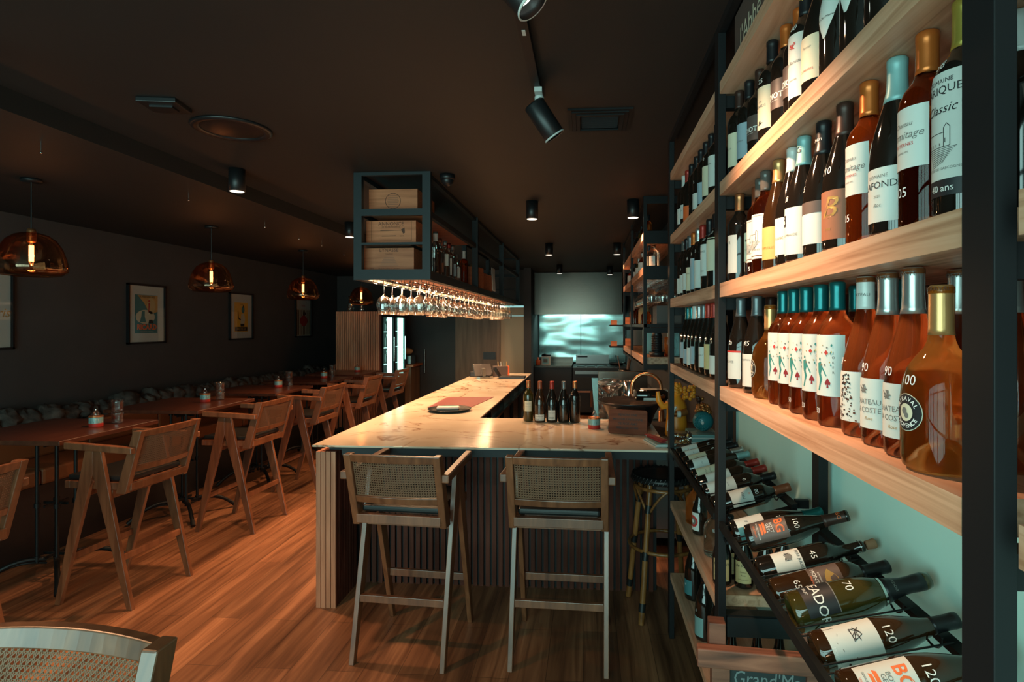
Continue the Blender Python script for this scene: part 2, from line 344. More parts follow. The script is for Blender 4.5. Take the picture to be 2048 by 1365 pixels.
# ---------------------------------------------------------------- bottles
PROF_ = {
 'bordeaux': (0.300, [(0, .022), (.012, .019), (.026, .002), (.031, 0), (.0362, .003), (.0378, .010), (.0378, .186), (.0366, .198), (.031, .212), (.0215, .224), (.0160, .235), (.0146, .250), (.0140, .288), (.0152, .289), (.0152, .297), (.0125, .300), (0, .300)]),
 'burgundy': (0.298, [(0, .026), (.014, .022), (.030, .002), (.034, 0), (.0400, .004), (.0415, .012), (.0415, .125), (.0402, .145), (.0355, .172), (.0278, .200), (.0205, .224), (.0162, .242), (.0145, .262), (.0142, .287), (.0156, .288), (.0156, .295), (.0125, .298), (0, .298)]),
 'tall': (0.322, [(0, .040), (.010, .037), (.028, .006), (.033, 0), (.0400, .004), (.0415, .014), (.0415, .120), (.0395, .145), (.034, .175), (.026, .208), (.0195, .235), (.0160, .255), (.0150, .275), (.0150, .311), (.0165, .312), (.0165, .320), (.013, .322), (0, .322)]),
 'champagne': (0.318, [(0, .030), (.014, .026), (.032, .002), (.037, 0), (.0435, .005), (.0450, .014), (.0450, .130), (.0430, .152), (.0375, .180), (.029, .208), (.0215, .235), (.0180, .255), (.0170, .280), (.0185, .284), (.0185, .300), (.0195, .305), (.0165, .318), (0, .318)]),
 'gourd': (0.262, [(0, .045), (.012, .043), (.024, .030), (.038, .004), (.042, 0), (.0510, .006), (.0540, .018), (.0545, .070), (.0545, .100), (.0520, .124), (.0450, .145), (.0330, .162), (.0225, .174), (.0172, .184), (.0155, .196), (.0150, .250), (.0166, .251), (.0166, .259), (.0130, .262), (0, .262)]),
 'slim': (0.262, [(0, .012), (.02, .003), (.028, 0), (.0325, .003), (.0340, .010), (.0340, .115), (.0325, .130), (.0270, .150), (.0190, .178), (.0150, .205), (.0135, .230), (.0130, .248), (.0145, .249), (.0145, .259), (.012, .262), (0, .262)]),
 'spirit': (0.285, [(0, .006), (.028, .002), (.032, 0), (.0370, .004), (.0380, .012), (.0380, .175), (.0360, .190), (.0240, .205), (.0155, .215), (.0140, .245), (.0140, .268), (.0160, .269), (.0160, .283), (.0140, .285), (0, .285)]),
 'short': (0.205, [(0, .006), (.024, .002), (.028, 0), (.0330, .004), (.0340, .012), (.0340, .120), (.0310, .135), (.0180, .150), (.0140, .160), (.0130, .185), (.0150, .187), (.0150, .203), (.013, .205), (0, .205)]),
 'jug': (0.215, [(0, .006), (.036, .002), (.042, 0), (.0490, .004), (.0500, .012), (.0500, .105), (.0460, .124), (.0280, .145), (.0180, .155), (.0165, .180), (.0230, .182), (.0240, .205), (.0200, .213), (0, .215)]),
}
PROF = {k: (h * f, [(r, z * f) for r, z in p]) for k, (h, p) in PROF_.items() for f in [{'bordeaux': .98, 'burgundy': .985, 'tall': .918, 'slim': .88}.get(k, 1.0)]}
PROF['gourd'] = (PROF['gourd'][0], [(r * .93 if r > .018 else r, z) for r, z in PROF['gourd'][1]])
def rad(kind, z):
    p = PROF[kind][1]; best = p[3]
    if z >= p[-4][1]: return p[-4][0]
    for (r0, z0), (r1, z1) in zip(p[2:-3], p[3:-2]):
        if z1 > z0 and z0 <= z <= z1: return r0 + (r1 - r0) * (z - z0) / (z1 - z0)
    return best[0]
_mc = {}
def glass_mesh(kind, mat):
    k = (kind, mat)
    if k not in _mc:
        mb = MB(); mb.lathe(PROF[kind][1], mat, 32); _mc[k] = mb.mesh('bottle_glass')
    return _mc[k]
def cap_mesh(kind, mat, ln):
    k = (kind, mat, ln, 'c')
    if k not in _mc:
        H = PROF[kind][0]; z0 = H - ln; e = 0.0007; mb = MB(); n = 6
        pr = [(max(rad(kind, z0 + (H - .014 - z0) * i / n) + e, .0156 - .0003 * i / n), z0 + (H - .014 - z0) * i / n) for i in range(n + 1)]
        rt = .0158
        pr = [(pr[0][0] - .002, z0)] + pr + [(rt, H - .0125), (rt, H - .002), (rt - .0025, H + .0008), (0, H + .001)]
        mb.lathe(pr, mat, 24); _mc[k] = mb.mesh('capsule')
    return _mc[k]
def bend(mb, kind, pts, faces, mat, off, phi=0.0):
    out = []
    for (sx, z) in pts:
        r = rad(kind, z) + off; rb = max(rad(kind, z), .012); a = sx / rb + phi
        out.append((r * math.sin(a), -r * math.cos(a), z))
    mb.add(out, faces, mat, True)
def patch(mb, kind, rows, mat, off=0.0006, n=10, phi=0.0):
    # rows: (z, s_left, s_right) from bottom to top
    pts = []; fs = []
    rr = [rows[0]]
    for a, b in zip(rows[:-1], rows[1:]):
        k = max(1, int(abs(b[0] - a[0]) / 0.012))
        for i in range(1, k + 1): t = i / k; rr.append(tuple(a[q] + (b[q] - a[q]) * t for q in range(3)))
    for (z, l, r) in rr: pts += [(l + (r - l) * i / n, z) for i in range(n + 1)]
    for j in range(len(rr) - 1):
        for i in range(n): a = j * (n + 1) + i; fs.append((a, a + 1, a + n + 2, a + n + 1))
    bend(mb, kind, pts, fs, mat, off, phi)
def disc(mb, kind, z, r, mat, off, sx=0.0, phi=0.0, n=10):
    rows = []
    for i in range(n + 1):
        t = -PI / 2 + PI * i / n; w = r * math.cos(t); rows.append((z + r * math.sin(t), sx - w, sx + w))
    patch(mb, kind, rows, mat, off, 8, phi)
def wrap_text(mb, kind, s, size, z, mat, sx=0.0, off=0.0012, shear=0.0, bold=0.0, phi=0.0, k=1.0):
    v, f = text_geo(s, size, shear, bold); bend(mb, kind, [(x * k + sx, y + z) for x, y in v], f, mat, off, phi)

def bottle(kind, loc, label, glass='glass_dark', cap=('black', .055), lab=None, price=None, rz=-70, group=None, mtx=None, name='wine_bottle', phi=0, art=None, capt=None):
    """lab = (z0, z1, half_width_m, paper, [(text, size, z, ink, shear)...]); price = (text, size, z)"""
    root = thing(name, label, 'bottle', loc, math.radians(rz), group)
    if mtx is not None: root.matrix_world = mtx
    mkobj('bottle_glass', glass_mesh(kind, glass), root)
    if cap: mkobj('capsule', cap_mesh(kind, 'cap_' + cap[0], cap[1]), root)
    if lab or art:
        mb = MB()
        if lab:
            z0, z1, hw, paper, tx = lab[:5]
            patch(mb, kind, [(z0, -hw, hw), (z1, -hw, hw)], paper, .0006, 14, phi)
            for t in tx:
                wrap_text(mb, kind, t[0], t[1], t[2], t[3], shear=t[4] if len(t) > 4 else 0, sx=t[5] if len(t) > 5 else 0, bold=t[6] if len(t) > 6 else 0, phi=phi)
        if art: art(mb, kind, phi)
        mb.build('label', root)
    if price:
        mb = MB(); wrap_text(mb, kind, price[0], price[1] * .86, price[2], 'paint_marker', off=.0010, bold=-0.004, sx=price[3] if len(price) > 3 else 0, phi=phi)
        mb.build('price_mark', root)
    if capt:
        mb = MB(); wrap_text(mb, kind, capt[0], capt[1], capt[2], capt[3], off=.0020); mb.build('capsule_print', root)
    return root

# ================================================================ the setting
XL, XR, YF, YB = -4.74, 0.80, -1.05, 12.0
CZ = 2.72; CZL = 2.62; XS = -2.49
m = MB(); m.box(XL, XR + .1, YF, YB + .1, -0.1, 0, 'floor_oak'); struct('floor', m)
m = MB(); m.box(XS, XR + .1, YF, YB + .1, CZ, CZ + .1, 'ceiling_dark'); m.box(XL - .1, XS, YF, YB + .1, CZL, CZ + .1, 'ceiling_dark'); struct('ceiling', m)
m = MB(); m.box(XL - .1, XL, YF, YB + .1, 0, CZ, 'wall_dark'); struct('wall_left', m)
m = MB(); m.box(XR, XR + .1, YF, 3.17, 1.52, CZ, 'slat_dark'); m.box(XR, XR + .1, 3.17, YB + .1, 0, CZ, 'wall_dark')
m.box(XR, XR + .1, YF, 3.17, 0, 1.52, 'wall_mint'); struct('wall_right', m)
# front wall with the shop window (behind the camera)
m = MB()
m.box(XL - .1, -3.45, YF - .1, YF, 0, CZ, 'wall_dark'); m.box(0.42, XR + .1, YF - .1, YF, 0, CZ, 'wall_dark')
m.box(-3.45, 0.42, YF - .1, YF, 0, 0.28, 'wall_dark'); m.box(-3.45, 0.42, YF - .1, YF, 2.60, CZ, 'wall_dark'); struct('wall_front', m)
m = MB()
for x in (-3.45, -2.70, -1.93, -1.16, -0.39, 0.37): m.box(x, x + .05, YF - .08, YF - .02, 0.28, 2.60, 'steel_black')
for z in (0.28, 1.05, 2.05, 2.55): m.box(-3.45, 0.42, YF - .08, YF - .02, z, z + .05, 'steel_black')
struct('window_1', m)
# back of the dining side: dark door, timber panel, beige door, pillar
m = MB(); m.box(XL, -3.12, 10.6, 10.7, 0, CZ, 'wall_dark'); m.box(-3.12, -1.03, 10.6, 10.7, 2.06, CZ, 'wall_dark')
m.box(-2.46, -1.64, 10.58, 10.7, 0, 2.1, 'panel_wood'); struct('wall_back', m)
m = MB(); m.box(-3.12, -2.46, 10.58, 10.66, 0, 2.06, 'wall_dark'); d1 = struct('door_1', m)
m = MB(); m.tube((-3.03, 10.53, .80), (-3.03, 10.53, 1.24), .012, mat='metal_matt'); m.tube((-3.03, 10.53, .83), (-3.03, 10.585, .83), .009, mat='metal_matt'); m.tube((-3.03, 10.53, 1.21), (-3.03, 10.585, 1.21), .009, mat='metal_matt')
m.build('door_handle', d1)
m = MB(); m.box(-1.60, -1.16, 10.54, 10.60, 0, 1.86, 'wall_beige'); d2 = struct('door_2', m)
m = MB(); m.box(-1.66, -1.60, 10.50, 10.60, 0, 2.02, 'panel_wood'); m.box(-1.66, -1.16, 10.52, 10.60, 1.87, 2.02, 'wall_beige'); struct('trim_1', m)
m = MB(); m.box(-1.14, -1.01, 10.25, 10.7, 0, CZ, 'wall_dark'); struct('wall_pillar', m)
m = MB(); m.box(-1.13, XR, YB, YB + .1, 0, CZ, 'wall_dark'); struct('wall_kitchen', m)
m = MB(); m.box(-1.13, -1.03, 10.7, YB, 0, CZ, 'wall_dark'); struct('wall_kitchen_side', m)
m = MB(); m.box(-1.93, -1.70, 10.555, 10.58, 1.06, 1.19, 'plastic_black')
tag(m.build('switch_plate'), 'dark rectangular switch plate on the timber wall panel', 'switch')

# stone ledge along the left wall
rr = random.Random(3); m = MB(); y = 3.3
m.box(XL, XL + .09, 2.2, 9.9, 0.0, 0.90, 'ledge_stone')
y = 2.3
while y < 9.8:
    l = rr.uniform(.10, .26); h = rr.uniform(.07, .11)
    m.blob((XL + .085 + rr.uniform(-.02, .02), y + l / 2, .90 + rr.uniform(-.02, .02)), .11, l * .62, h, 'ledge_stone', 9, .22, int(y * 100)); y += l * .8
struct('wall_stone_ledge', m)
# banquette under the ledge
t = thing('banquette_bench', 'long tan leather banquette along the stone ledge under the tables', 'bench', (-4.25, 6.0, 0))
m = MB(); m.box(-.26, .24, -3.7, 3.7, 0, .52, 'plastic_black'); m.build('base', t)
m = MB()
for i in range(9):
    a = -3.7 + i * .822; m.box(-.24, .26, a + .004, a + .818, .521, .64, 'leather_tan')
m.build('seat', t, bevel=.02)
m = MB()
for i in range(9):
    a = -3.7 + i * .822; m.box(-.25, -.13, a + .004, a + .818, .64, .86, 'leather_tan')
m.build('backrest', t, bevel=.02)

# ---------------------------------------------------------------- pictures on the left wall
def frame(yc, label, art, zc=1.815):
    w, h = .53, .635
    t = thing('picture_frame', label, 'picture', (XL, yc, zc), 0, 'framed posters on the left wall')
    m = MB(); fw = .018
    m.box(0, .03, -w / 2, w / 2, -h / 2, -h / 2 + fw, 'steel_black'); m.box(0, .03, -w / 2, w / 2, h / 2 - fw, h / 2, 'steel_black')
    m.box(0, .03, -w / 2, -w / 2 + fw, -h / 2, h / 2, 'steel_black'); m.box(0, .03, w / 2 - fw, w / 2, -h / 2, h / 2, 'steel_black'); m.build('frame', t)
    m = MB(); m.box(.002, .010, -w / 2 + .01, w / 2 - .01, -h / 2 + .01, h / 2 - .01, 'paper_white'); m.build('mount', t)
    m = MB(); art(m); m.build('poster', t)
    m = MB(); m.add([(.026, -w / 2 + .015, -h / 2 + .015), (.026, w / 2 - .015, -h / 2 + .015), (.026, w / 2 - .015, h / 2 - .015), (.026, -w / 2 + .015, h / 2 - .015)], [(0, 1, 2, 3)], 'pane'); m.build('glass', t)
    return t
# poster plane matrix: local x -> world +y (reads left to right seen from the room), local y -> z
PM = Matrix(((0, 0, 1, .0145), (1, 0, 0, 0), (0, 1, 0, 0), (0, 0, 0, 1)))
def rect(m, x0, x1, z0, z1, mat, d=.0115): m.add([(d, x0, z0), (d, x1, z0), (d, x1, z1), (d, x0, z1)], [(0, 1, 2, 3)], mat)
def poly(m, pts, mat, d=.013): m.add([(d, p[0], p[1]) for p in pts], [tuple(range(len(pts)))], mat)
def ell(cx, cz, rx, rz, n=20): return [(cx + rx * math.cos(2 * PI * i / n), cz + rz * math.sin(2 * PI * i / n)) for i in range(n)]
def art_ricard(m):
    rect(m, -.165, .155, -.205, .205, 'paper_teal'); poly(m, [(-.13, .20), (.155, .20), (.155, .03), (.09, .005), (.02, .03), (-.04, .12)], 'paper_orange', .0125)
    poly(m, ell(-.02, -.03, .135, .075), 'paper_cream', .013); poly(m, ell(.06, .09, .06, .09), 'paper_yellow', .0130)
    poly(m, [(-.07, .03), (-.03, .03), (-.03, -.03), (-.01, -.09), (-.10, -.09), (-.08, -.03)], 'paper_teal', .0135)
    poly(m, ell(.03, .14, .014, .012), 'ink_red', .0138); poly(m, [(.02, .12), (.04, .12), (.03, .02), (.02, .02)], 'ink_red', .0138)
    poly(m, [(.02, -.10), (.09, -.10), (.08, -.06), (.03, -.06)], 'paper_black', .0138)
    flat_text(m, 'LA MARSEILLAISE', .030, PM, 'ink_black', dy=.182); flat_text(m, 'RICARD', .082, PM, 'ink_orange', dy=-.143, bold=.03, sx=.95)
    flat_text(m, 'LE VRAI PASTIS DE MARSEILLE', .014, PM, 'paper_cream', dy=-.190)
def art_yellow(m):
    rect(m, -.15, .15, -.21, .19, 'poster_yellow')
    poly(m, ell(.04, .09, .035, .05), 'paper_teal'); poly(m, [(.03, .13), (.05, .17), (.07, .11)], 'paper_black', .0133)
    poly(m, [(.0, .03), (.06, .04), (.09, -.04), (.06, -.12), (-.02, -.12), (-.01, -.05)], 'paper_cream')
    poly(m, [(-.02, -.10), (.07, -.10), (.065, -.14), (-.015, -.14)], 'paper_black', .0134)
    poly(m, [(-.08, .07), (-.07, .08), (-.055, -.02), (-.01, -.04), (-.01, -.055), (-.07, -.035)], 'ink_brown', .0134)
    rect(m, -.14, .14, -.20, -.145, 'paper_black', .0128); flat_text(m, 'PASTIS 51', .048, PM, 'paper_orange', dy=-.175, bold=.02); flat_text(m, 'LE VRAI', .02, PM, 'ink_brown', dy=.165)
def art_stripe(m):
    rect(m, -.235, .235, -.29, .14, 'paper_cream')
    for i in range(9): rect(m, -.21 + i * .05, -.19 + i * .05, -.28, .13, 'ink_brown', .0125)
    poly(m, ell(.02, -.05, .12, .09), 'ink_red'); poly(m, ell(.04, .07, .05, .03), 'ink_brown'); flat_text(m, 'PARIS', .05, PM, 'ink_red', dy=.20)
def art_left(m):
    rect(m, -.20, .13, -.22, .22, 'paper_black'); rect(m, -.20, .13, -.22, -.14, 'ink_red', .0125); poly(m, ell(-.02, .05, .10, .10), 'paper_teal')
    flat_text(m, 'Paris', .11, PM, 'ink_gold', .3, dx=.13, dy=-.02)
frame(4.15, 'framed dark poster with gold script cut off at the left edge of the photo', art_left)
frame(5.86, 'framed teal and orange poster with big orange letters', art_ricard)
frame(7.55, 'framed yellow poster of a figure in white with black lettering', art_yellow)
frame(9.27, 'framed striped poster with a red oval, farthest along the left wall', art_stripe)

# ---------------------------------------------------------------- pendants over the tables
def pendant(y, label):
    t = thing('pendant_lamp', label, 'lamp', (-3.5, y, 2.005), 0, 'smoked glass pendants over the tables')
    prof = [(.105, 0), (.150, .006), (.182, .030), (.186, .060), (.176, .110), (.155, .180), (.125, .230), (.085, .262), (.045, .275), (.030, .276)]
    m = MB(); m.lathe(prof, 'smoked_copper', 40); m.build('glass_shade', t)
    m = MB(); m.lathe([(0, .30), (.020, .30), (.024, .285), (.024, .225), (.020, .215), (0, .215)], 'cap_copper', 20); m.build('socket', t)
    m = MB(); m.lathe([(.010, .215), (.016, .205), (.019, .17), (.019, .09), (.012, .07), (0, .063)], 'pane', 16)
    b = m.build('bulb', t)
    m = MB()
    for i in range(6):
        a = i * PI / 3; p = (math.cos(a) * .010, math.sin(a) * .010)
        m.tube((p[0], p[1], .195), (p[0], p[1], .095), .0032, n=5, mat='filament')
    m.build('filament', b)
    m = MB(); m.tube((0, 0, .30), (0, 0, CZL - 2.005), .004, n=6, mat='plastic_black'); m.build('cord', t)
    m = MB(); m.lathe([(0, .0), (.055, .0), (.055, -.02), (0, -.022)], 'plastic_black', 20, c=(0, 0, CZL - 2.005)); m.build('ceiling_rose', t)
    point('pendant_light', (-3.5, y, 2.14), 6.0, (1.0, .42, .14), .02)
pendant(3.385, 'smoked glass pendant lamp nearest the camera, cut by the left edge')
pendant(5.125, 'smoked glass pendant lamp between the teal and orange poster and the yellow poster')
pendant(6.86, 'smoked glass pendant lamp hanging before the striped poster')
pendant(8.69, 'smoked glass pendant lamp farthest away above the slatted fridge')

# ---------------------------------------------------------------- ceiling fittings
def downlight(x, y, label, z=CZ, power=38, ang=100):
    t = thing('ceiling_downlight', label, 'lamp', (x, y, z), 0, 'black cylinder ceiling downlights')
    m = MB(); m.lathe([(0, 0), (.050, 0), (.050, -.145), (.045, -.147), (.045, -.135), (.040, -.132)], 'plastic_black', 28); m.build('housing', t)
    m = MB(); m.lathe([(0, -.1472), (.043, -.1472)], 'lamp_disc', 28); m.build('lens', t)
    spot('downlight_beam', (x, y, z - .155), (0, 0, -1), power, WARM, ang, .8, .035)
downlight(-.457, 4.73, 'black cylinder downlight over the near end of the bar, left of the pair', power=100)
downlight(.37, 4.73, 'black cylinder downlight close to the rear shelving, nearest of that line', power=80)
downlight(-.48, 7.18, 'small black downlight halfway down the bar aisle, left of its pair', power=110)
downlight(.366, 7.20, 'small black downlight halfway down the bar aisle, right of its pair', power=60)
downlight(-.475, 9.77, 'tiny black downlight in front of the left side of the kitchen hood', power=60)
downlight(.39, 10.08, 'tiny black downlight in front of the right side of the kitchen hood', power=60)
downlight(-2.22, 1.65, 'black cylinder downlight over the aisle left of the camera', power=190)
downlight(-2.29, 3.61, 'black cylinder downlight over the aisle below the round ceiling grille', power=170)
downlight(-2.36, 5.57, 'black downlight half hidden behind the hanging wine crates', power=200)
t = thing('ceiling_speaker', 'round dark ceiling grille left of the hanging rack', 'speaker', (-1.84, 2.86, CZ))
m = MB(); m.lathe([(.150, 0), (.19, 0), (.192, -.006), (.176, -.016), (.152, -.010), (.150, 0)], 'plastic_black', 40); m.build('rim', t)
m = MB(); m.lathe([(.150, -.004), (.12, -.010), (0, -.014)], 'plastic_black', 40); m.build('grille', t)
t = thing('emergency_light', 'small flat black ceiling fitting nearest the round grille', 'lamp', (-1.94, 2.51, CZ), math.radians(10))
m = MB(); m.box(-.085, .085, -.075, .075, -.022, 0, 'plastic_black'); m.build('housing', t, bevel=.004)
m = MB(); m.box(-.05, .05, -.03, .03, -.030, -.022, 'plastic_black'); m.build('lens', t)
t = thing('ceiling_vent', 'square dark air vent in the ceiling right of the track spotlight', 'vent', (.06, 2.87, CZ))
m = MB()
for r0, z in ((.155, 0), (.135, -.006), (.115, -.012)):
    w = .018
    m.box(-r0, r0, -r0, -r0 + w, z - .008, z, 'steel_black'); m.box(-r0, r0, r0 - w, r0, z - .008, z, 'steel_black')
    m.box(-r0, -r0 + w, -r0 + w, r0 - w, z - .008, z, 'steel_black'); m.box(r0 - w, r0, -r0 + w, r0 - w, z - .008, z, 'steel_black')
m.build('frame', t)
m = MB()
for i in range(13): m.box(-.09, .09, -.09 + i * .0145, -.086 + i * .0145, -.012, -.002, 'steel_blue')
m.build('louvre', t)
t = thing('security_camera', 'small black dome camera on the ceiling right of the hanging rack', 'camera', (-.95, 3.85, CZ))
m = MB(); m.lathe([(0, 0), (.05, 0), (.052, -.03), (.046, -.035), (0, -.036)], 'plastic_black', 24); m.build('base', t)
m = MB(); m.blob((0, 0, -.036), .042, .042, .042, 'plastic_black', 8); m.build('dome', t)
rr = random.Random(5)
for i, (x, y) in enumerate([(-2.72, 2.2), (-2.74, 2.7), (-2.76, 3.8), (-2.85, 4.9), (-2.9, 5.6), (-2.9, 6.1), (-3.0, 6.9), (-3.9, 2.9)]):
    m = MB(); m.tube((0, 0, 0), (0, 0, -.05), .0018, n=5, mat='chrome'); m.blob((0, 0, -.055), .006, .006, .006, 'chrome', 4)
    tag(m.build('ceiling_hook', loc=(x, y, CZL)), 'tiny hook hanging from the dark left ceiling', 'hook', 'little hooks in the left ceiling')
# track with two spotlights
t = thing('lighting_track', 'black lighting track running along the ceiling', 'track', (-.215, 1.45, CZ))
m = MB(); m.box(-.018, .018, -.9, 1.12, -.03, 0, 'steel_black'); m.build('rail', t)
m = MB(); m.box(-.006, .006, .47, .505, -.0315, -.03, 'plastic_white'); m.build('sticker', t)
def track_spot(loc, d, label, lit, power, ang):
    t = thing('track_spotlight', label, 'lamp', (loc[0], loc[1], CZ - .03), 0)
    m = MB(); m.box(-.016, .016, -.06, .06, -.02, 0, 'plastic_white' if not lit else 'plastic_black')
    m.tube((0, 0, -.02), (0, 0, -.045), .020, mat='plastic_white' if not lit else 'plastic_black', n=16)
    m.tube((0, 0, -.045), (0, 0, -.085), .010, mat='plastic_white' if not lit else 'plastic_black', n=12); m.build('adapter', t)
    q = Vector(d).to_track_quat('-Z', 'Y').to_matrix().to_4x4(); B = Matrix.Translation((0, 0, -.085)) @ q
    m = MB(); m.lathe([(0, .045), (.040, .045), (.046, .038), (.046, -.115), (.043, -.12), (.043, -.10), (.030, -.085)], 'plastic_black', 28, M=B); m.build('housing', t)
    m = MB(); m.lathe([(.043, -.118), (.046, -.121), (.049, -.118), (.046, -.113)], 'plastic_white', 28, M=B); m.lathe([(0, -.080), (.034, -.088)], 'track_disc' if lit else 'cap_clear', 28, M=B); m.build('lens', t)
    if lit:
        p = Vector((loc[0], loc[1], CZ - .115)) + Vector(d).normalized() * .135
        spot('track_beam', p, d, power, (1.0, .60, .36), ang, 1.0, .03)
track_spot((-.215, 1.46), (.80, -.02, -.95), 'lit track spotlight at the top edge, aimed at the wine shelf', True, 125, 80)
track_spot((-.215, .62), (-.80, 1.70, -.95), 'track spotlight aimed at the bar front, above the camera', True, 26, 85)
track_spot((-.205, 2.44), (.42, .15, -.62), 'unlit black track spotlight on a white adapter', False, 0, 60)

# ================================================================ the bar counter
def slats_y(m, x0, x1, y, z0, z1, w, gap, d, mat):       # slats on a face normal to y
    x = x0
    while x + w <= x1 + 1e-6: m.box(x, x + w, y - d, y, z0, z1, mat); x += w + gap
def slats_x(m, y0, y1, x, z0, z1, w, gap, d, mat):       # slats on a face normal to x, standing out by d
    y = y0
    while y + w <= y1 + 1e-6: m.box(min(x, x + d), max(x, x + d), y, y + w, z0, z1, mat); y += w + gap
t = thing('bar_worktop', 'cream marble worktop with rusty veins running round the bar in an L', 'worktop', (0, 0, 0))
m = MB(); m.prism([(-1.60, 3.24), (.455, 3.24), (.455, 4.28), (-.807, 4.28), (-.807, 8.25), (-1.60, 8.25)], 'z', .988, 1.0, 'marble'); m.build('marble_top', t, bevel=.002)
m = MB(); m.prism([(-1.43, 3.26), (.44, 3.26), (.44, 4.24), (-.84, 4.24), (-.84, 8.22), (-1.57, 8.22), (-1.57, 3.40), (-1.43, 3.40)], 'z', .940, .988, 'steel_blue'); m.build('steel_apron', t)
t = thing('bar_counter', 'slatted timber base of the bar with a light ribbed end fin', 'bar', (0, 0, 0))
m = MB(); m.box(-1.60, -1.53, 3.36, 8.2, 0, .9385, 'slat_dark'); m.box(-1.53, .44, 3.72, 3.80, 0, .9385, 'plastic_black'); m.box(-1.53, -.90, 3.80, 8.2, 0, .9385, 'plastic_black'); m.build('carcass', t)
m = MB()
for i in range(4): m.box(-1.627 + i * .031, -1.627 + i * .031 + .027, 3.346, 3.36, 0, .9385, 'slat_light')
m.build('end_fin', t)
m = MB(); slats_x(m, 3.362, 8.18, -1.60, 0, .9385, .027, .013, -.025, 'slat_light'); m.build('aisle_slats', t)
m = MB(); slats_x(m, 3.362, 3.69, -1.53, 0, .9385, .027, .013, .022, 'slat_dark'); m.build('return_slats', t)
m = MB(); slats_y(m, -1.50, .44, 3.72, 0, .9385, .027, .015, .022, 'slat_dark'); m.build('front_slats', t)
m = MB()
for i in range(5):
    y0 = 4.35 + i * .77
    for z in (.10, .45, .80): m.box(-.90, -.86, y0, y0 + .75, z, z + .02, 'steel_brushed')
    m.box(-.90, -.86, y0 + .75, y0 + .77, .05, .93, 'steel_brushed')
m.build('inner_shelves', t)

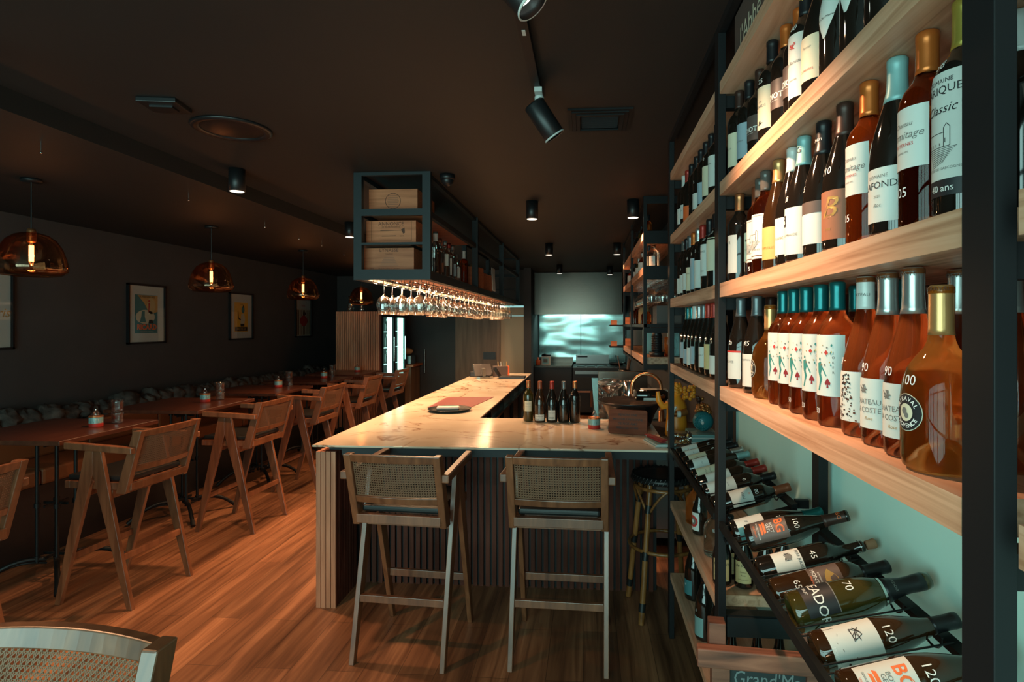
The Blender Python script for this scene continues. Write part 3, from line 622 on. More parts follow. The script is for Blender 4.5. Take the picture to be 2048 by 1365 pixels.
# ================================================================ stools
def make_stool():
    t = thing('bar_stool', '', 'stool', (0, 0, 0))
    WM = 'stool_wood'
    for sx in (-1, 1):
        x0, x1 = sorted((sx * .222, sx * .248))
        for sy, nm in ((1, 'front'), (-1, 'rear')):
            m = MB(); m.prism([(0, .950), (sy * .052, .950), (sy * .2625, 0), (sy * .2265, 0), (0, .800)], 'x', x0, x1, WM); m.build('leg', t, bevel=.003)
        m = MB()
        xs = sx * .262; xf = sx * .243; hw = .019
        m.hexa([(xs - hw, -.288, .935), (xs + hw, -.288, .935), (xf + hw, .185, .950), (xf - hw, .185, .950),
                (xs - hw, -.288, .975), (xs + hw, -.288, .975), (xf + hw, .185, .993), (xf - hw, .185, .993)], WM)
        m.build('armrest', t, bevel=.006)
        m = MB(); a = sx * .210; b = sx * .246; a, b = sorted((a, b))
        yb, yt = -.185, -.284
        m.hexa([(a, yb - .032, .690), (b, yb - .032, .690), (b, yb + .034, .690), (a, yb + .034, .690),
                (a, yt - .040, 1.068), (b, yt - .040, 1.068), (b, yt + .016, 1.068), (a, yt + .016, 1.068)], WM)
        m.build('back_post', t, bevel=.004)
    def yc(x, z): return -.199 - .110 * (z - .69) / .385 - .022 * (1 - (x / .215) ** 2)
    def curved(z0, z1, th, arch=0.0):
        m = MB(); n = 14; v = []; fs = []
        for i in range(n + 1):
            x = -.214 + .428 * i / n; k = arch * (1 - (x / .215) ** 2)
            for z, dy in ((z0, -th), (z0, th), (z1 + k, th), (z1 + k, -th)): v.append((x, yc(x, z) + dy, z))
        for i in range(n):
            for q in range(4): a = i * 4 + q; b = i * 4 + (q + 1) % 4; fs.append((a, b, b + 4, a + 4))
        fs += [(3, 2, 1, 0), tuple(4 * n + q for q in range(4))]; m.add(v, fs, WM); return m
    curved(1.030, 1.066, .013, .005).build('top_rail', t, bevel=.003)
    curved(.815, .850, .013).build('bottom_rail', t, bevel=.003)
    # woven cane: paired strands both ways and single diagonals, following the curve of the back
    m = MB(); p = .0125; X0, X1, Z0, Z1 = -.208, .208, .851, 1.031
    def strand(a, b, w, off):
        n = max(1, int(abs(b[0] - a[0]) / .03)); dx, dz = b[0] - a[0], b[1] - a[1]; L = math.hypot(dx, dz)
        if L < 1e-6: return
        nx, nz = -dz / L * w, dx / L * w; v = []
        for i in range(n + 1):
            x = a[0] + dx * i / n; z = a[1] + dz * i / n
            for s_ in (-1, 1): v.append((x + nx * s_, yc(x + nx * s_, z) + off, z + nz * s_))
        m.add(v, [(2 * i, 2 * i + 1, 2 * i + 3, 2 * i + 2) for i in range(n)], 'cane')
    z = Z0 + .004
    while z < Z1:
        for d in (-.0018, .0018): strand((X0, z + d), (X1, z + d), .0009, -.0008)
        z += p
    x = X0 + .004
    while x < X1:
        for d in (-.0018, .0018): strand((x + d, Z0), (x + d, Z1), .0009, .0004)
        x += p
    H = Z1 - Z0; c_ = X0 - H
    while c_ < X1:
        for sgn in (1, -1):
            a = max(X0, c_); b = min(X1, c_ + H)
            if b > a: strand((a, Z0 + (a - c_) if sgn > 0 else Z1 - (a - c_)), (b, Z0 + (b - c_) if sgn > 0 else Z1 - (b - c_)), .0010, -.0014 * sgn)
        c_ += p
    m.build('cane_panel', t)
    m = MB(); m.box(-.206, .206, -.20, .215, .752, .785, 'cushion_black'); m.build('seat_cushion', t, bevel=.012)
    m = MB(); m.box(-.221, .221, -.235, -.200, .705, .750, WM); m.box(-.221, .221, .185, .220, .705, .750, WM)
    m.box(-.221, -.190, -.200, .185, .705, .750, WM); m.box(.190, .221, -.200, .185, .705, .750, WM); m.build('seat_frame', t, bevel=.003)
    m = MB(); m.box(-.222, .222, -.110, -.082, .655, .704, WM); m.box(-.222, .222, .082, .110, .655, .704, WM); m.build('seat_crossbar', t, bevel=.002)
    m = MB(); m.box(-.222, .222, -.190, -.168, .285, .322, WM); m.build('rear_stretcher', t, bevel=.002)
    m = MB(); m.box(-.222, .222, .170, .192, .265, .305, WM); m.build('front_stretcher', t, bevel=.002)
    return t
stool = make_stool()
G = 'cane-backed wooden bar stools'
stool['group'] = G; stool['label'] = 'wooden cane-backed stool drawn up to the bar, the left of the two'
stool.location = (-.922, 3.03, 0); stool.rotation_euler = (0, 0, math.radians(-4.5))
dup(stool, (-.135, 3.04, 0), math.radians(-2.2), 'wooden cane-backed stool drawn up to the bar beside the round rattan stool')
dup(stool, (-1.09, .80, 0), math.radians(177), 'wooden cane-backed stool cropped in the bottom left corner, its back lit by the window')
for y, lb in ((2.28, 'wooden cane-backed stool cut by the left edge of the photo'),
              (3.49, 'wooden cane-backed stool at the nearest full table, seen from its side'),
              (4.735, 'wooden cane-backed stool at the second table, behind the nearest side-on stool'),
              (5.86, 'wooden cane-backed stool at the third table, right beside the bar end fin'),
              (6.98, 'wooden cane-backed stool at the fourth table before the slatted fridge'),
              (8.10, 'wooden cane-backed stool farthest away, beside the lit fridge')):
    dup(stool, (-2.945, y, 0), PI / 2 + math.radians({3.49: -3.5, 4.735: -2, 5.86: -1}.get(y, 0)), lb)

# round rattan stool under the end of the bar
t = thing('round_stool', 'round rattan stool with a glossy black woven seat under the bar end', 'stool', (.45, 3.475, 0), math.radians(8))
m = MB(); m.lathe([(0, .775), (.165, .775), (.186, .785), (.190, .800), (.180, .815), (.12, .812), (0, .806)], 'cushion_black', 36)
for i in range(44):
    a = 2 * PI * i / 44; m.tube((.188 * math.cos(a), .188 * math.sin(a), .785), (.178 * math.cos(a + .1), .178 * math.sin(a + .1), .818), .006, n=5, mat='cushion_black')
m.build('seat', t)
for i in range(4):
    a = PI / 4 + i * PI / 2; c_, s_ = math.cos(a), math.sin(a)
    m = MB(); m.tube((.15 * c_, .15 * s_, .775), (.245 * c_, .245 * s_, 0.005), .016, .017, 12, 'rattan')
    for z in (.66, .40, .12):
        k = .15 + .095 * (1 - z / .775); m.tube((k * c_, k * s_, z), ((k + .008) * c_, (k + .008) * s_, z - .045), .0195, n=12, mat='cushion_black')
    m.build('leg', t)
    m = MB(); pts = []
    for j in range(9):
        u_ = j / 8; b = a + (u_ - .5) * PI / 2 * .92; pts.append((.17 * math.cos(b + PI / 4), .17 * math.sin(b + PI / 4), .62 + .13 * math.sin(PI * u_)))
    m.path(pts, .008, 7, 'rattan'); m.build('bent_brace', t)
for z, r in ((.40, .200), (.745, .165)):
    m = MB(); m.path([(r * math.cos(2 * PI * i / 32), r * math.sin(2 * PI * i / 32), z) for i in range(33)], .011, 7, 'rattan'); m.build('ring_stretcher', t)

# ================================================================ tables
def make_table():
    t = thing('bistro_table', '', 'table', (0, 0, 0), 0, 'high tables along the left wall')
    m = MB(); m.box(-.41, .41, -.40, .40, .970, 1.0, 'table_wood'); m.build('table_top', t, bevel=.003)
    m = MB(); m.box(-.22, .22, -.03, .03, .955, .970, 'iron'); m.box(-.03, .03, -.22, .22, .955, .970, 'iron'); m.build('top_plate', t)
    m = MB()
    for sx in (-1, 1):
        for sy in (-1, 1):
            x, y = sx * .07, sy * .07; m.tube((x, y, .12), (x, y, .955), .011, n=10, mat='iron')
            for z in (.15, .50, .92): m.tube((x, y, z - .015), (x, y, z + .015), .018, n=10, mat='iron')
    for z in (.16, .50, .90): m.box(-.09, .09, -.006, .006, z - .008, z + .008, 'iron'); m.box(-.006, .006, -.09, .09, z - .008, z + .008, 'iron')
    m.build('column', t)
    for i in range(4):
        a = PI / 4 + i * PI / 2; m = MB(); pts = []
        for j in range(9):
            u_ = j / 8; r = .05 + .36 * u_; pts.append((r * math.cos(a), r * math.sin(a), .135 + .03 * math.sin(u_ * PI) - .115 * u_ ** 2.2))
        m.path(pts, [.016] * 8 + [.020], 8, 'iron'); m.path([(p[0], p[1], p[2] - .028 * (1 - i_ / 8)) for i_, p in enumerate(pts)], .008, 6, 'iron'); m.build('foot', t)
    return t
tab = make_table()
for i, (y, lb) in enumerate(((3.63, 'dark high table nearest the camera, cut by the left edge'), (4.86, 'dark high table second from the camera, below the teal and orange poster'),
                             (6.03, 'dark high table third from the camera'), (7.16, 'dark high table fourth from the camera, below the yellow poster'),
                             (8.25, 'dark high table in front of the slatted fridge'))):
    if i == 0: tab.location = (-3.57, y, 0); tab['label'] = lb
    else: dup(tab, (-3.57, y, 0), 0, lb)

def make_tin(loc, label, group='condiment tins with a little pourer'):
    t = thing('condiment_tin', label, 'tin', loc, 0, group)
    m = MB(); m.lathe([(0, 0), (.040, 0), (.041, .003), (.041, .026)], 'paper_red', 28); m.lathe([(.041, .026), (.041, .066)], 'cap_mint', 28)
    m.lathe([(.041, .066), (.0425, .068), (.0425, .074), (.040, .076), (.036, .072), (0, .070)], 'cap_copper', 28)
    for i in range(9):
        a = 2 * PI * i / 9; r = .0413; h = .010 + .010 * ((i * 7) % 3)
        m.add([(r * math.cos(a + d), r * math.sin(a + d), .026 + (h if k else 0)) for d, k in ((-.3, 0), (.3, 0), (.18, 1), (-.2, 1))], [(0, 1, 2, 3)], 'cap_teal' if i % 2 else 'paper_cream')
    m.build('tin_body', t)
    m = MB(); m.lathe([(0, .072), (.016, .072), (.017, .076), (.017, .096), (.012, .102), (.009, .106), (.009, .112), (0, .112)], 'stemware', 16); m.build('pourer_bottle', t)
    m = MB(); m.blob((0, 0, .118), .008, .008, .009, 'chrome', 6); m.build('stopper', t)
    return t
tin0 = make_tin((-3.37, 3.72, 1.0), 'teal and red tin with a tiny pourer on the nearest table')
for y, x, lb in ((4.98, -3.46, 'teal and red tin with a tiny pourer on the second table'), (6.22, -3.46, 'teal and red tin with a tiny pourer on the third table'),
              (7.36, -3.47, 'teal and red tin with a tiny pourer on the fourth table'), (8.36, -3.43, 'teal and red tin alone on the table before the fridge')):
    dup(tin0, (x, y, 1.0), 0, lb)
dup(tin0, (.045, 3.90, 1.0), 0, 'teal and red tin with a tiny pourer on the bar left of the wooden plaque')
def tumbler_mesh():
    m = MB(); m.lathe([(0, .004), (.026, .002), (.030, 0), (.034, .004), (.036, .014), (.0345, .030), (.036, .034), (.036, .060), (.0375, .066), (.0375, .082), (.035, .082), (.0345, .016), (0, .012)], 'stemware', 24)
    return m.mesh('drinking_glass')
tm = tumbler_mesh()
for (x, y), w in (((-3.335, 3.86), 'nearest'), ((-3.41, 5.12), 'second'), ((-3.41, 6.36), 'third'), ((-3.42, 7.50), 'fourth')):
    tag(mkobj('drinking_glass', tm, None, (x, y, 1.0)), 'lower glass tumbler of the stack beside the tin on the %s table' % w, 'glass', 'stacked tumblers on the tables')
    tag(mkobj('drinking_glass', tm, None, (x, y, 1.0825)), 'upper glass tumbler of the stack beside the tin on the %s table' % w, 'glass', 'stacked tumblers on the tables')

# ================================================================ hanging rack over the bar
X0, X1, Y0, Y1, ZB = -1.564, -1.04, 3.75, 8.80, 2.0
t = thing('hanging_rack', 'long black steel rack hanging from the ceiling over the bar', 'rack', (0, 0, 0))
for x in (X0, X1 - .055):
    for y in ((Y0, 5.40, 7.08, Y1 - .04)): m = MB(); m.box(x, x + .055, y, y + .04, ZB, CZ, 'steel_blue'); m.build('post', t)
m = MB()
for x in (X0, X1 - .055): m.box(x + .002, x + .053, Y0 + .04, Y1 - .04, ZB, ZB + .06, 'steel_blue'); m.box(x + .01, x + .04, Y0 + .04, Y1 - .04, 2.43, 2.47, 'steel_blue'); m.box(x + .002, x + .04, Y0 + .04, Y1 - .04, 2.69, CZ, 'steel_blue')
for y in (Y0, Y1 - .04): m.box(X0 + .055, X1 - .055, y, y + .04, ZB, ZB + .07, 'steel_blue'); m.box(X0 + .055, X1 - .055, y, y + .03, 2.430, 2.475, 'steel_blue'); m.box(X0 + .055, X1 - .055, y, y + .03, 2.235, 2.25, 'steel_blue'); m.box(X0 + .055, X1 - .055, y, y + .03, 2.70, CZ, 'steel_blue')
m.build('rails', t)
m = MB()
i = 0; y = Y0 + .05
while y < Y1 - .06: m.box(X0 + .058, X1 - .058, y, y + .07, ZB + .040, ZB + .062, 'crate_pine'); y += .082
m.build('bottom_boards', t)
m = MB(); m.box(X0 + .058, X1 - .058, Y0 + .035, 5.38, 2.455, 2.475, 'crate_pine'); m.box(X0 + .058, -1.19, Y0 + .035, 4.33, 2.235, 2.25, 'steel_black'); m.build('upper_boards', t)
m = MB()
for i in range(24):
    y = 3.92 + i * .20
    for x in (X0 + .085, X0 + .215, X0 + .345): 
        m.path([(x, y - .035, ZB + .03), (x, y - .035, ZB - .012), (x, y + .035, ZB - .012), (x, y + .035, ZB + .03)], .0028, 5, 'steel_black')
for x in (X0 + .15, X0 + .28, X0 + .41): m.tube((x - .03, Y0 + .1, ZB - .012), (x - .03, Y1 - .1, ZB - .012), .0028, n=5, mat='steel_black'); m.tube((x + .03, Y0 + .1, ZB - .012), (x + .03, Y1 - .1, ZB - .012), .0028, n=5, mat='steel_black')
m.build('glass_holders', t)
for (ys, ye) in ((3.80, 5.38), (5.45, 7.05), (7.12, 8.74)):
    m = MB(); m.box(X0 + .06, X0 + .075, ys, ye, ZB + .005, ZB + .018, 'led_strip'); m.build('led_strip', t)
    area('rack_strip_light', (X0 + .09, (ys + ye) / 2, ZB - .004), (.35, 0, -1), .02, ye - ys, 45, (1.0, .58, .30)).rotation_euler = (0, math.radians(-18), 0)
# wine glasses hanging upside down
def stem_mesh(s=1.0, wide=1.0):
    m = MB(); k = s
    pr = [(.034, 0), (.034, -.002), (.004, -.006), (.0035, -.02), (.0035, -.075), (.008, -.083), (.026 * wide, -.098), (.038 * wide, -.120), (.041 * wide, -.145), (.037 * wide, -.175), (.032 * wide, -.205), (.031 * wide, -.205), (.036 * wide, -.175), (.040 * wide, -.145), (.036 * wide, -.118), (.0, -.088)]
    m.lathe([(r * k, z * k) for r, z in pr], 'stemware', 20); return m.mesh('wine_glass')
sm1 = stem_mesh(1.0); sm2 = stem_mesh(1.08, 1.16)
rr = random.Random(11)
for i in range(23):
    for j, x in enumerate((X0 + .15, X0 + .28, X0 + .41)):
        y = 3.90 + i * .205
        if rr.random() < .04 and i > 3: continue
        o = mkobj('wine_glass', sm2 if (i < 3 or rr.random() < .2) else sm1, None, (x + rr.uniform(-.006, .006), y + rr.uniform(-.01, .01), ZB - .006))
        tag(o, 'clear wine glass hanging under the black rack over the bar, in its %s row' % ('dining side', 'middle', 'aisle side')[j], 'glass', 'wine glasses hanging over the bar')
# wine crates and bottles in the rack
def crate(loc, w, d, h, label, art, group='wine crates in the hanging rack', rz=0):
    t = thing('wine_crate', label, 'crate', loc, rz, group)
    m = MB(); m.box(-w / 2, w / 2, 0, .012, 0, h, 'crate_pine'); m.box(-w / 2, w / 2, d - .012, d, 0, h, 'crate_pine')
    m.box(-w / 2, -w / 2 + .01, .012, d - .012, 0, h, 'crate_pine'); m.box(w / 2 - .01, w / 2, .012, d - .012, 0, h, 'crate_pine'); m.box(-w / 2 + .01, w / 2 - .01, .012, d - .012, 0, .01, 'crate_pine'); m.build('box', t, bevel=.0015)
    m = MB(); M_ = Matrix(((1, 0, 0, 0), (0, 0, 1, -.0008), (0, 1, 0, h / 2), (0, 0, 0, 1))); art(m, M_, w, h); m.build('branding', t)
    return t
def flat(m, M_, pts, mat, d=0): m.add([tuple(M_ @ Vector((p[0], p[1], d))) for p in pts], [tuple(range(len(pts)))], mat)
def line(m, M_, a, b, w, mat):
    dx, dy = b[0] - a[0], b[1] - a[1]; L = math.hypot(dx, dy); nx, ny = -dy / L * w / 2, dx / L * w / 2
    flat(m, M_, [(a[0] + nx, a[1] + ny), (a[0] - nx, a[1] - ny), (b[0] - nx, b[1] - ny), (b[0] + nx, b[1] + ny)], mat)
def art_c1(m, M_, w, h):
    n = 28; v = []
    for r in (.055, .051): v += [tuple(M_ @ Vector((r * math.cos(2 * PI * i / n), r * math.sin(2 * PI * i / n), 0))) for i in range(n)]
    m.add(v, [(i, (i + 1) % n, n + (i + 1) % n, n + i) for i in range(n)], 'ink_brown')
    for q in range(7): line(m, M_, (-.042 + .004 * abs(q - 3), -.036 + q * .012), (.042 - .004 * abs(q - 3), -.036 + q * .012), .004, 'paper_rust')
def art_c2(m, M_, w, h):
    flat_text(m, 'ANNONCE', .036, M_, 'ink_brown', dy=.062); flat_text(m, 'DE BELAIR-MONANGE', .013, M_, 'ink_brown', dy=.040)
    line(m, M_, (-.075, .016), (.075, .018), .004, 'ink_brown'); flat(m, M_, [(.07, .022), (.095, .036), (.098, .0), (.085, -.006)], 'ink_brown')
    line(m, M_, (-.065, -.022), (.035, -.020), .004, 'ink_brown'); flat_text(m, '2019', .014, M_, 'ink_brown', dx=.075, dy=-.022)
    for a, b in (((-.14, .08), (-.14, -.055)), ((-.14, -.055), (.145, -.055)), ((.145, -.055), (.145, .08))): line(m, M_, a, b, .0015, 'ink_brown')
def art_c3(m, M_, w, h):
    flat_text(m, 'LYNASSE', .034, M_, 'ink_brown', dy=.066); flat_text(m, 'CHATEAU', .012, M_, 'ink_brown', dy=.040)
    for q in range(7): line(m, M_, (-.065 + .006 * q, -.040 + q * .011), (.065 - .006 * q, -.040 + q * .011), .005, 'paper_rust')
    flat_text(m, 'MIS EN BOUTEILLE AU CHATEAU', .010, M_, 'ink_brown', dy=-.060); flat_text(m, '2018', .012, M_, 'ink_brown', dx=-.12, dy=-.058)
def art_0(m, M_, w, h): flat_text(m, 'GRAND VIN', .022, M_, 'ink_brown')
crate((-1.345, 3.90, 2.476), .345, .44, .165, 'pine wine crate with a round branded seal, top of the three at the rack front', art_c1)
crate((-1.352, 3.88, 2.2505), .350, .44, .168, 'pine wine crate branded with a nail drawing, middle of the three at the rack front', art_c2)
crate((-1.360, 3.86, 2.063), .350, .44, .165, 'pine wine crate with an arched print, bottom of the three at the rack front', art_c3)
crate((-1.22, 5.50, 2.063), .30, .24, .20, 'plain pine crate in the rack behind the upright, nearest of the pair', art_0, rz=-.12)
crate((-1.22, 5.90, 2.063), .30, .34, .17, 'plain pine crate in the rack farther back with a cloth on it', art_0, rz=-.1)
m = MB()
v = []; 
for i in range(9):
    for j in range(7): v.append((-.09 + i * .022, -.07 + j * .023, .012 * math.sin(i * 1.1) * math.cos(j * .9)))
m.add(v, [(i * 7 + j, (i + 1) * 7 + j, (i + 1) * 7 + j + 1, i * 7 + j + 1) for i in range(8) for j in range(6)], 'bread', True)
tag(m.build('paper_bag', loc=(-1.20, 5.62, 2.275)), 'crumpled brown paper lying on the pine crate in the rack', 'paper')
m = MB()
for i in range(7):
    m.add([(0, i * .03, 0), (0, (i + 1) * .03, 0), (.012 * (i % 2), (i + 1) * .03, -.25), (.012 * ((i + 1) % 2), i * .03, -.25 + .02 * (i % 2))], [(0, 1, 2, 3)], 'napkin')
o = tag(m.build('tea_towel', loc=(-1.035, 6.15, 2.32)), 'grey tea towel hanging down the side of the rack', 'towel')
sm_ = o.modifiers.new('s', 'SOLIDIFY'); sm_.thickness = .004
RB = 'bottles standing in the hanging rack'
for (k, x, y, gl, cap, lab, lb) in [
    ('spirit', -1.10, 3.94, 'spirit_clear', ('silver', .03), (.05, .15, .02, 'paper_white', []), 'narrow clear bottle in the rack right behind the corner post'),
    ('tall', -1.125, 4.045, 'glass_dark', ('black', .06), None, 'tall dark bottle in the rack beside the wine crates'),
    ('champagne', -1.11, 4.14, 'spirit_clear', ('white', .07), None, 'clear bottle with a large white cap in the hanging rack'),
    ('spirit', -1.11, 4.26, 'spirit_clear', ('rust', .03), (.03, .10, .03, 'paper_rust', []), 'clear bottle with a red-brown label in the hanging rack'),
    ('spirit', -1.10, 4.38, 'spirit_clear', ('silver', .03), (.09, .18, .025, 'paper_white', []), 'clear bottle with a tall white label in the hanging rack'),
    ('spirit', -1.10, 4.50, 'spirit_clear', ('red', .04), (.03, .16, .022, 'paper_white', []), 'clear bottle with a red cap in the hanging rack'),
    ('spirit', -1.10, 4.62, 'spirit_clear', ('grey', .04), (.03, .13, .03, 'paper_blue', []), 'clear bottle with a blue-grey label in the hanging rack'),
    ('slim', -1.10, 4.78, 'spirit_clear', ('clear', .03), (.03, .12, .03, 'paper_white', []), 'smaller clear bottle with a pointed white label in the rack'),
    ('bordeaux', -1.10, 5.06, 'spirit_rust', ('white', .07), None, 'reddish bottle with a white capsule at the end of the rack row')]:
    bottle(k, (x, y, ZB + .0635), lb, gl, cap, lab, rz=20, group=RB)

# ================================================================ fridge with slatted side, and what stands by it
t = thing('display_fridge', 'lit drinks fridge clad in pale timber slats at the back of the tables', 'fridge', (0, 0, 0))
m = MB(); m.box(-3.88, -3.22, 8.72, 8.76, 0, 1.90, 'plastic_black'); m.box(-3.88, -3.22, 9.92, 9.96, 0, 1.90, 'plastic_black'); m.box(-3.90, -3.86, 8.76, 9.92, 0, 1.90, 'plastic_black')
m.box(-3.86, -3.22, 8.76, 9.92, 1.86, 1.90, 'plastic_black'); m.box(-3.86, -3.22, 8.76, 9.92, 0, .78, 'plastic_black'); m.build('cabinet', t)
m = MB(); slats_y(m, -3.91, -3.19, 8.72, 0, 1.905, .026, .009, .02, 'slat_light'); m.box(-3.91, -3.19, 8.715, 8.722, 0, 1.905, 'slat_dark'); m.build('side_slats', t)
m = MB(); m.box(-3.85, -3.84, 8.77, 9.91, .79, 1.85, 'fridge_light'); m.box(-3.26, -3.23, 9.16, 9.33, .80, 1.84, 'fridge_light'); m.box(-3.26, -3.23, 9.68, 9.90, .80, 1.84, 'fridge_light'); m.build('light_panel', t)
for z in (1.05, 1.32, 1.58):
    m = MB(); m.box(-3.82, -3.27, 8.78, 9.90, z, z + .012, 'chrome'); m.build('shelf', t)
for y0 in (8.77, 9.34):
    m = MB(); yy = y0 + .56
    m.box(-3.22, -3.19, y0, yy, .78, .82, 'steel_black'); m.box(-3.22, -3.19, y0, yy, 1.82, 1.86, 'steel_black'); m.box(-3.22, -3.19, y0, y0 + .04, .82, 1.82, 'steel_black'); m.box(-3.22, -3.19, yy - .04, yy, .82, 1.82, 'steel_black')
    d = m.build('door', t)
    m = MB(); m.add([(-3.205, y0 + .04, .82), (-3.205, yy - .04, .82), (-3.205, yy - .04, 1.82), (-3.205, y0 + .04, 1.82)], [(0, 1, 2, 3)], 'pane'); m.build('glass', d)
    m = MB(); m.box(-3.188, -3.17, yy - .05, yy - .035, 1.1, 1.5, 'chrome'); m.build('handle', d)
k = 0
for z in (1.062, 1.332, 1.592):
    for y in (8.92, 9.10, 9.50, 9.68):
        k += 1; bottle('short', (-3.38, y, z + .001), 'small bottle inside the lit fridge, on its %s shelf' % {1.062: 'lowest', 1.332: 'middle', 1.592: 'top'}[z], 'glass_dark' if k % 2 else 'wine_amber', ('white', .03), (.03, .09, .03, 'paper_white', []), rz=60, group='bottles inside the lit fridge')
area('fridge_inner_light', (-3.30, 9.34, 1.84), (0, 0, -1), .1, 1.0, 5, (.4, 1, .85))
def decanter(loc, label, s=1.0, name='carafe'):
    m = MB(); m.lathe([(r * s, z * s) for r, z in [(0, .008), (.04, .002), (.048, 0), (.052, .006), (.050, .07), (.036, .12), (.026, .16), (.026, .20), (.036, .235), (.034, .235), (.024, .20), (.024, .16), (.048, .07), (0, .012)]], 'stemware', 24)
    return tag(m.build(name, loc=loc), label, 'carafe')
decanter((-3.74, 8.85, 1.906), 'glass carafe on top of the slatted fridge, at its left corner', 1.05)
decanter((-3.62, 9.0, 1.906), 'smaller glass carafe on top of the fridge under the last pendant', .75)
# low timber cabinet with bread and a toaster behind the last stool
t = thing('side_cabinet', 'low timber cabinet against the back wall right of the fridge', 'cabinet', (-3.55, 10.30, 0))
m = MB(); m.box(-.35, .42, -.26, .26, .05, .95, 'panel_wood'); m.build('body', t, bevel=.004)
m = MB(); m.box(-.40, .47, -.30, .27, .95, .99, 'crate_pine'); m.build('top', t, bevel=.003)
t = thing('toaster_oven', 'small dark toaster oven on the low cabinet right of the fridge', 'oven', (-3.3, 10.2, .99))
m = MB(); m.box(-.18, .16, -.14, .14, 0, .16, 'metal_matt'); m.build('body', t, bevel=.01)
m = MB(); m.box(-.15, .08, -.146, -.14, .03, .13, 'plastic_black'); m.build('door', t)
m = MB(); m.blob((0, 0, .072), .17, .10, .07, 'bread', 10, .04, 3); tag(m.build('bread_loaf', loc=(-3.32, 10.2, 1.15)), 'round loaf of bread on the toaster oven right of the fridge', 'bread')

# ================================================================ kitchen
t = thing('extractor_hood', 'brushed stainless extractor hood over the kitchen range', 'hood', (-.2, 11.5, 0))
m = MB(); m.box(-.85, .87, -.38, .45, 1.93, CZ, 'steel_brushed'); m.build('canopy', t, bevel=.01)
m = MB(); m.box(-.86, .88, -.40, -.36, 1.90, 1.94, 'steel_brushed'); m.build('rim', t)
m = MB(); m.box(-.50, .70, -.34, -.28, 1.905, 1.928, 'hood_tube'); m.build('lamp_tube', t)
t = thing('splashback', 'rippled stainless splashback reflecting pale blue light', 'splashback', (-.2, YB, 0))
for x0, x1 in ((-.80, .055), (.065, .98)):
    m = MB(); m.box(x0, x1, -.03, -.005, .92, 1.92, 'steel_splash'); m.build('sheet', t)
t = thing('kitchen_bench', 'stainless kitchen bench under the splashback, left of the range', 'bench', (-.64, 11.3, 0))
m = MB(); m.box(-.38, .34, -.35, .65, .88, .92, 'steel_brushed'); m.build('top', t, bevel=.004)
m = MB(); m.box(-.38, .34, -.30, .62, .05, .88, 'plastic_black'); m.build('cupboard', t)
m = MB(); m.box(-.38, .34, .60, .65, .92, 1.03, 'steel_brushed'); m.build('upstand', t)
t = thing('kitchen_range', 'stainless kitchen range with a blue lit oven window', 'range', (.22, 11.15, 0))
m = MB(); m.box(-.5, .55, -.4, .6, .06, .90, 'plastic_black'); m.build('body', t, bevel=.006)
m = MB(); m.box(-.45, .55, -.42, -.40, .78, .84, 'metal_matt'); m.build('front_rail', t)
m = MB(); m.box(-.42, .30, -.412, -.402, .50, .72, 'steel_blue'); m.build('oven_window', t)
m = MB(); m.box(-.44, .32, -.45, -.42, .44, .47, 'chrome'); m.build('oven_handle', t)
m = MB(); m.box(-.45, .20, .30, .40, .93, 1.10, 'metal_matt'); m.box(-.42, -.22, .295, .30, 1.05, 1.08, 'plastic_black'); m.build('griddle_guard', t)
m = MB()
for i in range(5): m.box(-.42 + i * .19, -.27 + i * .19, -.3, .25, .90, .915, 'iron')
m.build('grates', t)
t = thing('brown_towel', 'brown towel hanging from the oven rail of the range', 'towel', (.16, 10.69, .45))
m = MB()
for i in range(8): m.hexa([(-.11 + i * .028, -.01 - .008 * (i % 2), -.28), (-.082 + i * .028, -.01 - .008 * ((i + 1) % 2), -.28), (-.082 + i * .028, .005, -.28), (-.11 + i * .028, .005, -.28),
                           (-.11 + i * .028, -.012, .02), (-.082 + i * .028, -.012, .02), (-.082 + i * .028, .005, .02), (-.11 + i * .028, .005, .02)], 'towel_brown')
m.build('cloth', t)
t = thing('kitchen_scale', 'white printed box with black top on the stainless kitchen bench', 'box', (-.80, 11.15, .9205))
m = MB(); m.box(-.09, .09, -.08, .08, 0, .17, 'paper_white'); m.build('box', t, bevel=.004)
m = MB(); m.box(-.07, .05, -.0815, -.0805, .02, .15, 'cap_mint'); m.box(-.05, .03, -.0825, -.0818, .05, .12, 'ink_grey'); m.build('print', t)
m = MB(); m.blob((0, 0, .19), .09, .08, .035, 'ceramic_black', 8, .1); m.build('black_lid', t)
m = MB(); m.lathe([(0, 0), (.04, 0), (.045, .01), (.045, .09), (.02, .11), (.015, .15), (0, .15)], 'paper_hotorange', 18); tag(m.build('spray_bottle', loc=(-.95, 11.05, .921)), 'small orange squeeze bottle beside the white printed box', 'bottle')
t = thing('frying_pan', 'black pan leaning on the range right of the griddle guard', 'pan', (.56, 11.2, .92), .3)
m = MB(); m.lathe([(0, 0), (.12, 0), (.15, .05), (.146, .05), (.115, .006), (0, .006)], 'iron', 28); m.build('pan', t)
m = MB(); m.tube((.05, .14, .05), (.10, .34, .16), .012, mat='iron'); m.build('handle', t)
# stainless bench along the right side of the bar aisle
t = thing('service_bench', 'stainless service bench behind the bar under the glassware shelves', 'bench', (.43, 6.4, 0))
m = MB(); m.box(-.37, .36, -1.95, 1.95, .90, .93, 'steel_brushed'); m.build('top', t, bevel=.003)
m = MB(); m.box(-.34, .36, -1.93, 1.93, .06, .90, 'metal_matt'); m.build('cabinet', t)
m = MB(); m.box(-.36, -.34, -1.9, 1.9, .40, .86, 'steel_brushed'); m.build('front_panel', t)
t = thing('upright_panel', 'upright stainless fridge lid leaning behind the bar', 'panel', (.30, 5.50, .93))
m = MB(); m.box(-.20, .26, -.02, .0, 0, .33, 'steel_brushed'); m.build('sheet', t, bevel=.004)
